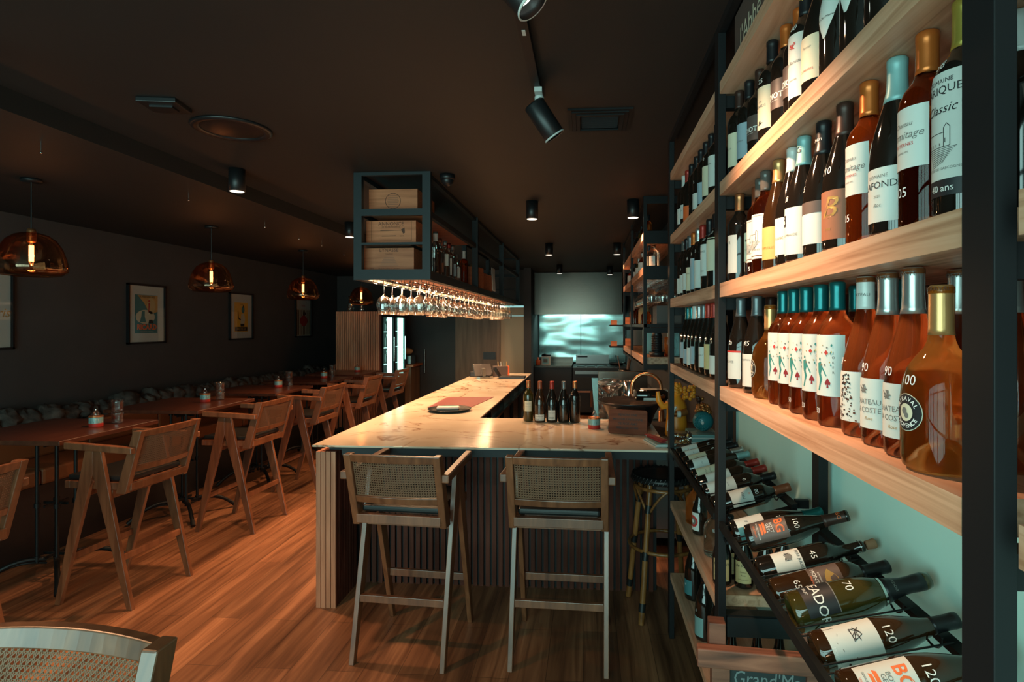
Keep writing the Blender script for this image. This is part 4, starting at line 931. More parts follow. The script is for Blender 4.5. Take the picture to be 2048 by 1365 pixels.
# copper tap at the bar end
t = thing('bar_tap', 'copper gooseneck tap at the right end of the bar', 'tap', (.565, 4.47, .93), math.radians(180))
m = MB(); m.lathe([(0, 0), (.030, 0), (.030, .01), (.024, .02), (.024, .10), (.018, .11)], 'copper_tap', 20)
pts = [(0, 0, .10), (0, 0, .20), (0, 0, .28)] + [(.112 - .112 * math.cos(a), 0, .28 + .112 * math.sin(a)) for a in [PI * i / 14 for i in range(1, 15)]] + [(.224, 0, .235)]
m.path(pts, .0135, 12, 'copper_tap'); m.build('spout', t)
m = MB(); m.tube((0, -.02, .07), (0, -.075, .085), .007, mat='copper_tap'); m.build('lever', t)
m = MB(); m.lathe([(0, 0), (.048, 0), (.048, .30), (.040, .305), (0, .305)], 'chrome', 24); tag(m.build('steel_canister', loc=(.35, 4.85, .93)), 'tall polished steel canister behind the copper tap', 'canister')
m = MB(); m.box(-.10, .12, -.08, .08, 0, .24, 'cap_white'); tag(m.build('white_dispenser', loc=(.54, 4.80, .93), bevel=.01), 'white box dispenser behind the tap at the bar end', 'dispenser')
# upturned decanter drying on a stand
t = thing('drying_decanter', 'wide glass decanter drying upside down above the black bowl', 'decanter', (.185, 4.65, .93))
m = MB(); m.lathe([(.018, .14), (.018, .20), (.030, .23), (.075, .26), (.105, .29), (.100, .315), (.06, .335), (0, .34)], 'stemware', 32); m.build('decanter', t)
m = MB(); m.tube((0, 0, 0), (0, 0, .13), .008, mat='chrome'); m.lathe([(.024, .11), (.022, .145), (0, .146)], 'chrome', 18); m.lathe([(0, 0), (.08, 0), (.08, .008), (0, .010)], 'chrome', 24); m.build('stand', t)
rr = random.Random(21)
for i in range(22):
    x, y = .13 + (i % 4) * .10 + rr.random() * .01, 5.02 + (i // 4) * .105 + rr.random() * .012 + (.10 if i // 4 > 3 else 0)
    m_ = MB()
    if i % 3: m_.lathe([(0, .002), (.030, 0), (.032, .002), (.036, .11), (.034, .11), (.030, .006), (0, .006)], 'stemware', 16)
    else: m_.lathe([(.034, 0), (.004, .005), (.0035, .08), (.030, .10), (.040, .13), (.034, .19)], 'stemware', 16)
    o = tag(m_.build('drinking_glass', loc=(x, y, .93)), 'clear glass among the washed glasses on the steel service bench', 'glass', 'washed glasses on the service bench')

# ================================================================ things on the bar
t = thing('pos_terminal', 'black till screen and stand at the far end of the bar', 'terminal', (-1.34, 7.40, 1.0), math.radians(25))
m = MB(); m.box(-.12, .12, -.02, .0, .03, .22, 'plastic_black'); o = m.build('screen', t, bevel=.003); o.rotation_euler = (-.7, 0, 0)
m = MB(); m.box(-.07, .07, -.06, .12, 0, .02, 'metal_matt'); m.box(-.02, .02, .0, .10, .02, .13, 'metal_matt'); m.build('stand', t)
m = MB(); m.box(-.16, .10, -.09, .09, 0, .07, 'plastic_black'); tag(m.build('receipt_printer', loc=(-1.42, 7.72, 1.0), bevel=.01), 'low black printer at the left far end of the bar', 'printer')
t = thing('pen_box', 'dark box with an orange side holding pens at the far end of the bar', 'box', (-1.17, 7.72, 1.0), math.radians(12))
m = MB(); m.box(-.11, .09, -.06, .06, 0, .14, 'paper_brown'); m.box(.09, .112, -.06, .06, 0, .14, 'paper_hotorange'); m.build('box', t)
for i, c_ in enumerate(('paper_yellow', 'plastic_white', 'cap_mint', 'paper_orange')):
    m = MB(); m.tube((-.03 + i * .035, 0, .1), (-.04 + i * .04, .01, .20), .006, mat=c_); m.build('pen', t)
t = thing('card_reader_tray', 'flat black tray with a propped dark menu cover on the far bar', 'tray', (-.98, 7.45, 1.0))
m = MB(); m.box(-.16, .17, -.10, .10, 0, .03, 'plastic_black'); m.build('tray', t, bevel=.003)
m = MB(); m.hexa([(-.17, -.09, .03), (-.155, -.09, .03), (-.155, .09, .03), (-.17, .09, .03), (-.24, -.09, .13), (-.225, -.09, .14), (-.225, .09, .14), (-.24, .09, .13)], 'steel_black'); m.build('cover', t)
m = MB(); m.prism([(-1.345, 4.76), (-.998, 4.66), (-.90, 5.50), (-1.345, 5.44)], 'z', 1.0, 1.004, 'placemat_red'); tag(m.build('placemat'), 'dark red placemat lying on the bar behind the round tray', 'placemat')
t = thing('round_tray', 'round dark serving tray on the bar with a folded napkin', 'tray', (-1.118, 4.60, 1.0045))
m = MB(); m.lathe([(0, 0), (.135, 0), (.172, .014), (.176, .016), (.174, .019), (.135, .006), (0, .006)], 'ceramic_black', 48); m.build('tray_body', t)
m = MB(); m.box(-.09, .09, -.035, .035, 0, .024, 'napkin'); tag(m.build('folded_napkin', loc=(-1.135, 4.62, 1.011), bevel=.008, rot=(0, 0, .15)), 'white folded napkin lying on the round dark tray', 'napkin')
# wide black wine bowl with a bottle lying across it
t = thing('wine_bowl', 'wide black footed bowl on the bar behind the wooden plaque', 'bowl', (.30, 4.02, 1.0))
m = MB(); m.lathe([(0, 0), (.12, 0), (.135, .01), (.165, .09), (.20, .150), (.235, .170), (.232, .176), (.19, .158), (.12, .145), (0, .140)], 'ceramic_black', 48); m.build('bowl', t)
rest = Matrix.Translation((.375, 3.93, 1.222)) @ Matrix.Rotation(math.radians(90), 4, 'Y') @ Matrix.Rotation(math.radians(90), 4, 'Z') @ Matrix.Translation((0, 0, -.05))
bottle('bordeaux', (0, 0, 0), 'dark bottle with a pale label lying across the black bowl on the bar', 'glass_dark', ('black', .05), (.05, .14, .045, 'paper_white', [('CHATEAU', .012, .115, 'ink_brown'), ('Cuvee', .014, .09, 'ink_gold', .3)]), mtx=rest, name='lying_wine_bottle')
t = thing('wooden_plaque', 'carved dark wooden plaque leaning on a stand at the bar end', 'sign', (.255, 3.70, 1.0), math.radians(-16))
m = MB(); pts = [(-.115, 0), (.115, 0), (.125, .01), (.125, .145), (.115, .155), (-.115, .155), (-.125, .145), (-.125, .01)]
m.prism(pts, 'y', -.010, .010, 'sign_wood'); o = m.build('board', t, bevel=.003); o.rotation_euler = (-.12, 0, 0)
m = MB(); TM = Matrix(((1, 0, 0, 0), (0, 0, 1, -.0108), (0, 1, 0, 0), (0, 0, 0, 1)))
for s_, sz, dy in (('RENDRE UNE', .020, .122), ('IMPOSSIBLE PERSONNE', .019, .094), ('DE NOS AMIS', .021, .066), ('MERCI DE VOTRE', .018, .040)): flat_text(m, s_, sz, TM, 'ink_black', dy=dy, bold=.01)
o = m.build('carved_text', t); o.rotation_euler = (-.12, 0, 0)
m = MB(); m.box(-.12, .12, .0, .05, 0, .006, 'metal_matt'); m.build('foot', t)
# five bottles on the bar
G5 = 'five bottles lined up on the bar'
bottle('bordeaux', (-.428, 4.16, 1.0), 'slim olive bottle with a tall white label, leftmost of five on the bar', 'glass_olive', ('copper', .05), (.075, .150, .026, 'paper_cream', [('Sauternes', .010, .13, 'ink_grey'), ('GRAND CRU', .007, .11, 'ink_grey')]), rz=0, group=G5)
bottle('burgundy', (-.342, 4.13, 1.0), 'brown bottle with a low white label, second of five on the bar', 'glass_brown', ('rust', .055), (.015, .058, .036, 'paper_white', [('BOURGOGNE', .009, .045, 'ink_black'), ('8 014', .012, .024, 'ink_black', 0, -.02)]), rz=0, group=G5)
bottle('burgundy', (-.255, 4.13, 1.0), 'dark bottle with a bright red capsule, middle of five on the bar', 'glass_dark', ('red', .055), (.020, .090, .026, 'paper_white', [('PINOT NOIR', .008, .07, 'ink_grey'), ('IIIIIIIII', .016, .035, 'ink_black')]), rz=0, group=G5)
bottle('burgundy', (-.170, 4.13, 1.0), 'plain dark bottle with a grey capsule, fourth of five on the bar', 'glass_dark', ('grey', .055), None, rz=0, group=G5)
bottle('bordeaux', (-.090, 4.13, 1.0), 'plain dark bottle with a copper capsule, rightmost of five on the bar', 'glass_dark', ('copper', .05), None, rz=0, group=G5)
for i in range(4):
    m = MB(); m.hexa([(0, 0, 0), (.10, .03, 0), (.16, -.18, 0), (.05, -.20, 0), (.0, 0, .004), (.10, .03, .004), (.16, -.18, .004), (.05, -.20, .004)], 'cap_mint' if i % 2 else 'paper_white')
    tag(m.build('leaflet', loc=(.335 + i * .004, 3.52 - i * .004, 1.0 + i * .0045)), 'pale leaflet in the small pile at the front corner of the bar', 'leaflet', 'pile of leaflets at the bar corner')
for i in range(2):
    m = MB(); m.box(-.018, .018, -.10, .10, 0, .006, 'booklet_red'); tag(m.build('red_booklet', loc=(.405, 3.44 + i * .02, 1.0205 + i * .0065), rot=(0, 0, .30 + i * .12)), ('upper' if i else 'lower') + ' red booklet on the leaflets at the bar corner', 'booklet', 'red booklets at the bar corner')

# ================================================================ wine shelving on the right
XF = .443; XB = .78
SZ = {1: (2.481, 2.520), 2: (2.137, 2.181), 3: (1.793, 1.840), 4: (1.447, 1.493)}
POSTS = [(.662, .717), (1.987, 2.045), (3.150, 3.215)]
t = thing('wine_shelving', 'tall black steel shelving with thick pale wood shelves along the right wall', 'shelving', (0, 0, 0))
for (a, b) in POSTS:
    m = MB(); m.box(XF, XF + .025, a, b, 0, CZ, 'steel_black'); m.build('post', t, bevel=.0015)
for y in (-.60,):
    m = MB(); m.box(XF, XF + .025, y, y + .055, 0, CZ, 'steel_black'); m.build('post', t)
for (a, b) in ((.662, .70), (1.93, 1.985), (3.150, 3.20)):
    m = MB(); m.box(XB - .03, XB, a, b, 0, CZ, 'steel_black'); m.build('rear_post', t)
for (a, b) in POSTS:
    for z0, z1 in list(SZ.values()) + [(.712, .750)]: m = MB(); m.box(XF + .025, XB - .03, a + .010, a + .045, z0 - .042, z0 - .001, 'steel_black'); m.build('cross_rail', t)
for (a, b) in ((.717, 1.987), (2.045, 3.150)): m = MB(); m.box(XF, XF + .025, a, b, 2.69, CZ, 'steel_black'); m.build('top_rail', t)
for (y0, y1) in ((-.54, .630), (.722, 1.982), (2.050, 3.145)):
    for k, (z0, z1) in SZ.items():
        m = MB(); m.box(XF + .003, XB + .015, y0, y1, z0, z1, 'shelf_pine'); m.build('shelf_board', t)
for z0, z1 in ((.712, .750), (.325, .360)):
    m = MB(); m.box(XF + .003, XB + .015, 2.060, 3.145, z0, z1, 'shelf_pine'); m.build('shelf_board', t)
for z0, z1 in ((.64, .706), (.27, .32)): m = MB(); m.box(XF + .03, XB - .005, 1.990, 2.05, z0, z1, 'steel_blue'); m.build('end_beam', t)
m = MB(); m.box(.458, .785, 3.22, 4.30, .965, .985, 'steel_black'); m.build('counter_ledge', t)

t = thing('crate_sign', 'dark wooden sign board with pale chalky lettering on the top shelf', 'sign', (.47, 1.64, 2.5205), 0)
m = MB(); m.box(0, .16, -.28, .24, 0, .165, 'paper_brown'); m.build('box', t, bevel=.003)
m = MB(); SM = Matrix(((0, 0, 1, -.0012), (-1, 0, 0, 0), (0, 1, 0, 0), (0, 0, 0, 1)))
flat_text(m, "l'Abbe Dine", .085, SM, 'paper_cream', dx=.03, dy=.060, sx=1.0); flat_text(m, 'Domaine de', .036, SM, 'ink_grey', dx=.03, dy=.125); m.build('lettering', t)

# ---------------------------------------------------------------- bottles standing on the shelves
B = bottle
x0 = .505
def L(z0, z1, hw, paper, *tx): return (z0, z1, hw, paper, list(tx))
def art_card(mb, k, phi):        # playing-card juggler label
    def pg(pts, mat, off=.0011): bend(mb, k, pts, [tuple(range(len(pts)))], mat, off, phi)
    def dm(cx, cz, s, mat): pg([(cx, cz - s * 1.3), (cx + s, cz), (cx, cz + s * 1.3), (cx - s, cz)], mat)
    dm(.005, .150, .0042, 'ink_red')
    rr = random.Random(4)
    for i in range(16): dm(-.012 + rr.random() * .030, .120 + rr.random() * .055, .0012 + .001 * rr.random(), ['ink_gold', 'ink_grey', 'ink_teal'][i % 3])
    pg([(.008, .099), (.0138, .089), (.0128, .0845), (.0093, .0855), (.0102, .079), (.0058, .079), (.0067, .0855), (.0032, .0845), (.0022, .089)], 'booklet_red')
    pg([(-.016, .128), (-.008, .132), (-.003, .120), (-.008, .106), (-.015, .110)], 'ink_teal')          # body
    pg([(-.013, .134), (-.009, .134), (-.009, .139), (-.013, .139)], 'ink_teal', .0012)
    pg([(-.015, .110), (-.008, .108), (-.004, .096), (-.009, .082), (-.012, .072), (-.015, .073), (-.012, .084), (-.010, .095)], 'ink_teal')
    pg([(-.005, .124), (.006, .104), (.004, .102), (-.006, .120)], 'ink_teal')
    for i in range(5): wrap_text(mb, k, 'JOKER'[i], .007, .150 - i * .010, 'ink_black', sx=.019, off=.0011, phi=phi)
def art_speckle(mb, k, phi):
    rr = random.Random(9)
    for i in range(110):
        z = .030 + rr.random() * .085; w = .020 * (1 - (z - .03) / .10) + .003; s = -.004 + (rr.random() * 2 - 1) * w; q = .0008 + rr.random() * .0016
        bend(mb, k, [(s - q, z - q * .6), (s + q, z - q), (s + q * .8, z + q), (s - q, z + q * .7)], [(0, 1, 2, 3)], 'ink_black' if i % 2 else 'ink_brown', .0011, phi)
def art_seal(mb, k, phi):
    disc(mb, k, .083, .0265, 'paper_cream', .0006, -.03, phi); disc(mb, k, .083, .0255, 'paper_black', .0010, -.03, phi); disc(mb, k, .083, .0125, 'paper_cream', .0014, -.03, phi)
    for s_, a0, st, up in (('MIRAVAL', 150, -20, 1), ('PROVENCE', 212, 16.5, 0)):
        for i, ch in enumerate(s_):
            a = math.radians(a0 + i * st); r = .0190; v, f = text_geo(ch, .0085, 0, .02); rot = a - PI / 2 if up else a + PI / 2
            pts = [(-.03 + r * math.cos(a) + x * math.cos(rot) - y * math.sin(rot), .083 + r * math.sin(a) + x * math.sin(rot) + y * math.cos(rot)) for x, y in v]
            bend(mb, k, pts, f, 'ink_white', .0014, phi)
    for (cx, cz, r) in ((-.032, .085, .005), (-.028, .079, .004)): disc(mb, k, cz, r, 'ink_grey', .0017, cx, phi, 6)
def art_house(mb, k, phi):
    def ln(a, b, w=.0009):
        dx, dy = b[0] - a[0], b[1] - a[1]; l = math.hypot(dx, dy); nx, ny = -dy / l * w / 2, dx / l * w / 2; n = 4; pts = []
        for i in range(n + 1): q = i / n; pts += [(a[0] + dx * q + nx, a[1] + dy * q + ny), (a[0] + dx * q - nx, a[1] + dy * q - ny)]
        bend(mb, k, pts, [(2 * i, 2 * i + 1, 2 * i + 3, 2 * i + 2) for i in range(n)], 'ink_black', .0012, phi)
    for a, b in [((-.028, .095), (.012, .095)), ((-.028, .095), (-.028, .108)), ((-.028, .108), (-.022, .114)), ((-.022, .114), (.004, .114)), ((.004, .095), (.004, .120)), ((.004, .120), (.008, .125)), ((.008, .125), (.012, .120)), ((.012, .120), (.012, .095)), ((.006, .100), (.006, .106))]: ln(a, b)
    for i in range(9): ln((-.022 + i * .001, .092 - i * .0028), (.020 - i * .002, .093 - i * .0022), .0007)
    for i in range(6): ln((-.026 + i * .006, .097), (-.026 + i * .006, .101))
def art_sketch(seed, z, s, mat='ink_black', n=14, sx=0):
    def f(mb, k, phi):
        rr = random.Random(seed); x, y = sx, z
        for i in range(n):
            nx_, ny_ = sx + (rr.random() - .5) * s * 2, z + (rr.random() - .5) * s * 1.6; dx, dy = nx_ - x, ny_ - y; l = math.hypot(dx, dy) + 1e-6
            a, b = -dy / l * .0006, dx / l * .0006; pts = []
            for q in range(4): u_ = q / 3; pts += [(x + dx * u_ + a, y + dy * u_ + b), (x + dx * u_ - a, y + dy * u_ - b)]
            bend(mb, k, pts, [(2 * q, 2 * q + 1, 2 * q + 3, 2 * q + 2) for q in range(3)], mat, .0011, phi); x, y = nx_, ny_
    return f
def bands(*bs):
    def f(mb, k, phi):
        for z0, z1, hw, mat in bs: patch(mb, k, [(z0, -hw, hw), (z1, -hw, hw)], mat, .0010, 12, phi)
    return f
def both(*fs):
    def f(mb, k, phi):
        for g in fs: g(mb, k, phi)
    return f

Z4 = SZ[4][1] + .0005; Z3 = SZ[3][1] + .0005; Z2 = SZ[2][1] + .0005
g = 'bottles on the rosé shelf'; g4 = 'teal-capped rosé bottles in a row'
B('burgundy', (x0, 1.940, Z4), 'dark bottle with a red-edged white label right behind the post on the rose shelf', 'glass_dark', ('grey', .06), L(.030, .118, .040, 'paper_white', ('CUVEE', .011, .085, 'ink_grey')), ('50', .020, .145), group=g, art=bands((.116, .122, .040, 'ink_red')))
B('burgundy', (x0 + .075, 1.872, Z4), 'dark bottle with a dark brown cap behind the two front bottles by the post', 'glass_dark', ('brown', .06), L(.03, .12, .03, 'cap_mint'), group=g)
B('burgundy', (x0 + .01, 1.795, Z4), 'grey-capped dark bottle with 85 written on it, left of the small round rose', 'glass_dark', ('grey', .06), L(.020, .118, .034, 'paper_white', ('TRADITION', .007, .10, 'ink_grey')), ('85', .024, .150, .005), group=g)
B('gourd', (x0 + .01, 1.665, Z4), 'squat rose bottle with a copper-gold capsule left of the teal-capped row', 'wine_gold', ('gold', .070), None, None, group=g, art=art_seal, rz=-62)
for i, (y, pr) in enumerate(((1.546, None), (1.468, None), (1.389, '50'), (1.304, '50'), (1.222, '50'))):
    o = B('bordeaux', (.512, y, Z4), ['first', 'second', 'third', 'fourth', 'fifth'][i] + ' from the left of the front teal-capped rose bottles with a card-juggler label', 'wine_rose', ('teal', .058), L(.062, .186, .040, 'paper_white'), (pr, .018, .030, -.018) if pr else None, group=g4, art=art_card, rz=-62)
for i, y in enumerate((1.51, 1.345, 1.18)):
    B('bordeaux', (.605, y, Z4), ['left', 'middle', 'right'][i] + ' teal-capped rose bottle of the row behind', 'wine_rose', ('teal', .058), None, group=g4)
B('tall', (.520, 1.118, Z4), 'rose bottle with a matt white cap and a black speckled label', 'wine_rose', ('white', .060), L(.028, .120, .036, 'paper_white'), ('8', .022, .138, -.022), group=g, art=art_speckle, capt=('CHATEAU', .008, .262, 'ink_grey'))
coste = L(.030, .115, .040, 'paper_white', ('CHATEAU', .0125, .075, 'ink_grey', 0, -.006), ('LA COSTE', .0125, .061, 'ink_grey', 0, -.006), ('Rose', .008, .047, 'ink_gold', .3, 0))
B('tall', (.516, 1.030, Z4), 'rose bottle with silver capsule and 90 written on it, left of its twin', 'wine_rose', ('silver', .072), coste, ('90', .024, .133, -.012), group=g, art=art_sketch(3, .097, .010, 'ink_grey', 22, -.012), capt=('COSTE', .010, .286, 'ink_grey'))
B('tall', (.512, .945, Z4), 'rose bottle with silver capsule and 90 written on it, beside the big round bottle', 'wine_rose', ('silver', .072), coste, ('90', .024, .133, -.012), group=g, art=art_sketch(3, .097, .010, 'ink_grey', 22, -.012), capt=('COSTE', .010, .286, 'ink_grey'))
B('gourd', (.500, .853, Z4), 'big round amber rose bottle with a gold capsule nearest the right post', 'wine_gold', ('gold', .070), None, ('100', .024, .128, -.030), group=g, art=art_seal, rz=-50, capt=('MIRAVAL', .008, .257, 'ink_brown'))
B('tall', (.605, .985, Z4), 'silver-capped rose bottle standing behind the gap between the twins and the round one', 'wine_rose', ('silver', .072), None, group=g, capt=('COSTE', .010, .286, 'ink_grey'))
B('tall', (.600, .865, Z4), 'silver-capped rose bottle behind the big round amber one', 'wine_rose', ('silver', .072), None, group=g, capt=('COSTE', .010, .286, 'ink_grey'))
for y, c, w in ((1.70, 'copper', 'copper'), (1.79, 'silver', 'silver'), (1.61, 'copper', 'copper')):
    B('burgundy', (.640, y, Z4), {1.70: 'copper-capped dark bottle in the back row left of the small round rose', 1.79: 'silver-capped dark bottle in the back row beside the left post', 1.61: 'copper-capped dark bottle in the back row just left of the teal caps'}[y], 'glass_dark', (c, .06), None, group=g)

g = 'bottles on the third shelf'
B('bordeaux', (x0, 1.955, Z3), 'dark bottle with a copper-orange cap and narrow white label right behind the post', 'glass_dark', ('copper', .058), L(.030, .155, .028, 'paper_white', ('R', .014, .13, 'ink_black')), group=g)
B('bordeaux', (x0 + .03, 1.865, Z3), 'dark bottle with a brown cap and a grey label with a small black bird', 'glass_dark', ('rust', .058), L(.060, .150, .036, 'cap_mint', ('Cuvee', .009, .095, 'ink_grey', .3)), group=g, art=art_sketch(8, .125, .006, 'ink_black', 12))
house = both(art_house, bands((.052, .0545, .036, 'ink_brown'), (.164, .1655, .036, 'ink_grey')))
B('bordeaux', (x0 + .01, 1.760, Z3), 'amber bottle with black cap and etched white label, left one of two alike', 'wine_amber', ('clear', .055), L(.045, .170, .036, 'paper_white', ('SAUTERNES', .007, .070, 'ink_grey')), ('5', .02, .025), group=g, art=house)
B('bordeaux', (x0, 1.672, Z3), 'amber bottle with black cap and etched white label, right one of two alike', 'wine_amber', ('clear', .055), L(.045, .170, .036, 'paper_white', ('SAUTERNES', .007, .070, 'ink_grey')), group=g, art=house)
B('burgundy', (x0, 1.560, Z3), 'dark bottle with a gold cap and a golden yellow label', 'glass_brown', ('gold', .060), L(.030, .115, .040, 'paper_orange', ('MONTLOUIS', .009, .060, 'ink_gold')), ('65', .022, .135, -.02), group=g)
B('burgundy', (x0, 1.455, Z3), 'dark bottle with a plain white label between the gold cap and the G cap', 'glass_dark', ('white', .06), L(.03, .12, .038, 'paper_white', ('BLANC', .009, .07, 'ink_orange')), group=g)
B('burgundy', (x0 - .005, 1.370, Z3), 'dark bottle with a pale blue cap lettered G and a bluish label', 'glass_dark', ('mint', .068), L(.020, .128, .041, 'paper_white', ('GOMBAUDE', .008, .065, 'ink_grey')), ('38', .022, .150, -.015), group=g, art=both(bands(), lambda mb, k, p: (patch(mb, k, [(.086, -.032, -.012), (.112, -.032, -.012)], 'ink_black', .0012, 6, p), wrap_text(mb, k, 'G', .022, .099, 'ink_white', sx=-.022, off=.0016, phi=p))), capt=('G', .020, .262, 'ink_black'))
B('burgundy', (x0, 1.272, Z3), 'dark bottle with a black cap and a label half brown, half white', 'glass_dark', ('black', .072), L(.030, .095, .041, 'paper_white'), ('15', .022, .150, -.02), group=g, art=bands((.095, .120, .041, 'paper_brown')), capt=('Jean', .012, .255, 'ink_white'))
B('burgundy', (x0, 1.170, Z3), 'dark bottle with a rose-brown cap, 110 written on it and a copper-brown label', 'glass_dark', ('brown', .065), L(.025, .120, .040, 'paper_rust', ('B', .060, .085, 'ink_gold', .35), ('1998', .007, .045, 'ink_gold')), ('110', .024, .160, -.01), group=g)
erm = L(.090, .180, .038, 'paper_white', ('Chateau', .0100, .155, 'ink_grey', .3), ("l'Ermitage", .0160, .139, 'ink_grey', .3), ('SAUTERNES', .0070, .125, 'ink_red'), ('GRAND VIN', .004, .114, 'ink_grey'))
B('bordeaux', (x0, 1.072, Z3), 'sweet wine with an orange cap, half hidden between a brown cap and the white cap', 'wine_amber', ('orange', .062), erm, ('105', .022, .050, -.01), group=g, rz=-84)
B('burgundy', (x0, .978, Z3), 'dark bottle with a white cap and a white label, between the two orange-capped bottles', 'glass_dark', ('mint', .072), L(.025, .112, .041, 'paper_white', ('DOMAINE', .008, .098, 'ink_grey'), ('LAFOND', .016, .084, 'ink_black'), ('2021', .006, .066, 'ink_grey'), ('Roc', .009, .052, 'ink_grey', .3)), group=g)
B('bordeaux', (x0, .895, Z3), 'orange-capped sweet wine with 105 written on it, beside the lime-capped bottle', 'wine_amber', ('orange', .062), erm, ('105', .024, .055, -.006), group=g, rz=-84)
tar = L(.040, .195, .039, 'paper_white', ('DOMAINE', .0085, .182, 'ink_black', 0, -.003), ('TARIQUET', .0150, .170, 'ink_black'), ('Classic', .0170, .145, 'ink_black', .35, -.004), ('2021', .005, .084, 'ink_grey'), ('COTES DE GASCOGNE', .0050, .066, 'ink_grey'))
B('bordeaux', (x0, .808, Z3), 'lime-capped dark bottle with a farmhouse drawing on its large white label', 'glass_dark', ('lime', .065), tar, ('38', .020, .207, -.008), group=g, art=both(art_house, bands((.030, .052, .039, 'paper_black')), lambda mb, k, p: wrap_text(mb, k, '40 ans', .013, .040, 'ink_white', off=.0014, phi=p)), rz=-76)
for y, c, lb in ((1.93, 'red', 'red-capped bottle in the back row of the third shelf behind the orange cap'), (1.40, 'white', 'pale-capped bottle behind the bottle with the G cap'), (.845, 'white', 'grey-white cap showing behind the lime-capped bottle')):
    B('bordeaux', (.60, y, Z3), lb, 'glass_dark', (c, .058), None, group=g)

g = 'bottles on the second shelf'
idiot = L(.075, .150, .038, 'paper_brown', ('IDIOT', .020, .108, 'ink_white', 0, 0, .03), ('____', .014, .102, 'ink_white'))
B('bordeaux', (x0, 1.955, Z2), 'bottle with a grey-white label, first behind the post on the second shelf', 'glass_dark', ('brown', .058), L(.040, .150, .034, 'paper_cream', ('Jura', .010, .10, 'ink_grey', .3)), group=g)
B('bordeaux', (x0 + .01, 1.875, Z2), 'bottle with a blue-grey label near the post on the second shelf', 'glass_dark', ('black', .058), L(.045, .155, .034, 'paper_blue', ('Bordeaux', .008, .10, 'ink_grey')), group=g)
B('bordeaux', (x0 + .02, 1.795, Z2), 'bottle with a dark brown label with bold white capitals, left of three alike', 'glass_dark', ('brown', .058), idiot, group=g)
B('bordeaux', (x0 + .06, 1.712, Z2), 'orange-capped bottle with a striped barcode label on the second shelf', 'glass_dark', ('orange', .058), L(.03, .15, .03, 'paper_white', ('IIIIIIIIII', .02, .10, 'ink_black'), ('SB', .012, .05, 'ink_black')), group=g)
B('bordeaux', (x0, 1.615, Z2), 'black-capped bottle whose cream label has a small sketch, on the second shelf', 'glass_dark', ('black', .060), L(.050, .165, .036, 'paper_cream', ('LES', .007, .125, 'ink_grey'), ('GARDS', .011, .112, 'ink_grey')), ('25', .020, .18), group=g, art=art_sketch(31, .068, .009, 'ink_black', 14))
B('bordeaux', (x0 + .01, 1.535, Z2), 'orange-capped bottle with bold white capitals on brown, middle of three alike', 'glass_dark', ('orange', .058), idiot, group=g)
B('bordeaux', (x0 + .015, 1.455, Z2), 'bottle with a dark brown label with bold white capitals, right of three alike', 'glass_dark', ('orange', .058), idiot, group=g)
B('bordeaux', (x0, 1.372, Z2), 'bottle with 60 written on it and a tall pale label with a vine drawing', 'glass_dark', ('black', .062), L(.040, .185, .037, 'paper_white', ('La Bastide', .011, .120, 'ink_grey', .3), ('CAHORS', .006, .080, 'ink_grey')), ('60', .022, .200), group=g, art=art_sketch(12, .158, .010, 'ink_red', 26), capt=('A', .020, .270, 'ink_gold'))
B('burgundy', (x0, 1.280, Z2), 'burgundy bottle with a cream label with a thin red line', 'glass_dark', ('black', .062), L(.040, .135, .039, 'paper_cream', ('Terroir', .008, .110, 'ink_grey', .3), ('CORBIERES', .007, .062, 'ink_red')), group=g)
def art_tri(mb, k, phi):
    patch(mb, k, [(.085, -.004, .002), (.120, -.018, .020), (.165, -.030, .034), (.215, -.020, .024)], 'paper_white', .0006, 12, phi)
    art_sketch(17, .170, .012, 'ink_black', 20)(mb, k, phi); art_sketch(18, .172, .006, 'ink_red', 6)(mb, k, phi); wrap_text(mb, k, 'Les Clos Maures', .0065, .125, 'ink_black', shear=.3, phi=phi)
for i, y in enumerate((1.185, 1.090, .995)):
    B('burgundy', (x0, y, Z2), ['left', 'middle', 'right'][i] + ' of three dark bottles with a pointed white harlequin label, on the second shelf', 'glass_dark', ('black', .062), None, group=g, art=art_tri)

# far bay
g = 'bottles in the far bay of the shelving'
def far(zs, data, gname):
    for (kind, y, cap, lab, price, lb) in data: B(kind, (x0, y, zs), lb, 'glass_dark', cap, lab, price, group=gname)
W_ = lambda a, b, w=.032, p='paper_white', *tx: L(a, b, w, p, *tx)
far(Z2, [
 ('bordeaux', 3.04, ('white', .058), W_(.04, .12, .02), None, 'white-capped bottle at the far end of the second shelf, far bay'),
 ('bordeaux', 2.94, ('red', .058), W_(.05, .12, .03, 'paper_white', ('VIN', .01, .09, 'ink_grey')), None, 'red-capped bottle on the second shelf, far bay'),
 ('burgundy', 2.83, ('black', .058), W_(.02, .09, .035, 'paper_hotorange'), None, 'black-capped bottle with an orange label on the second shelf, far bay'),
 ('bordeaux', 2.70, ('black', .058), None, None, 'plain dark bottle right of the orange label in the far bay'),
 ('bordeaux', 2.60, ('black', .058), W_(.03, .10), ('5', .02, .15), 'bottle with a low white label and a 5 written on it, far bay'),
 ('bordeaux', 2.49, ('black', .058), W_(.03, .12, .034, 'paper_blue'), None, 'bottle with a pale blue label on the second shelf, far bay'),
 ('bordeaux', 2.385, ('black', .058), W_(.04, .16, .034, 'paper_cream'), ('0', .02, .19), 'bottle with a tall cream label on the second shelf, far bay'),
 ('bordeaux', 2.27, ('black', .058), W_(.05, .17, .035, 'paper_white', ('Clos', .011, .14, 'ink_black')), None, 'bottle with a tall white label on the second shelf nearest the post, far bay')], g)
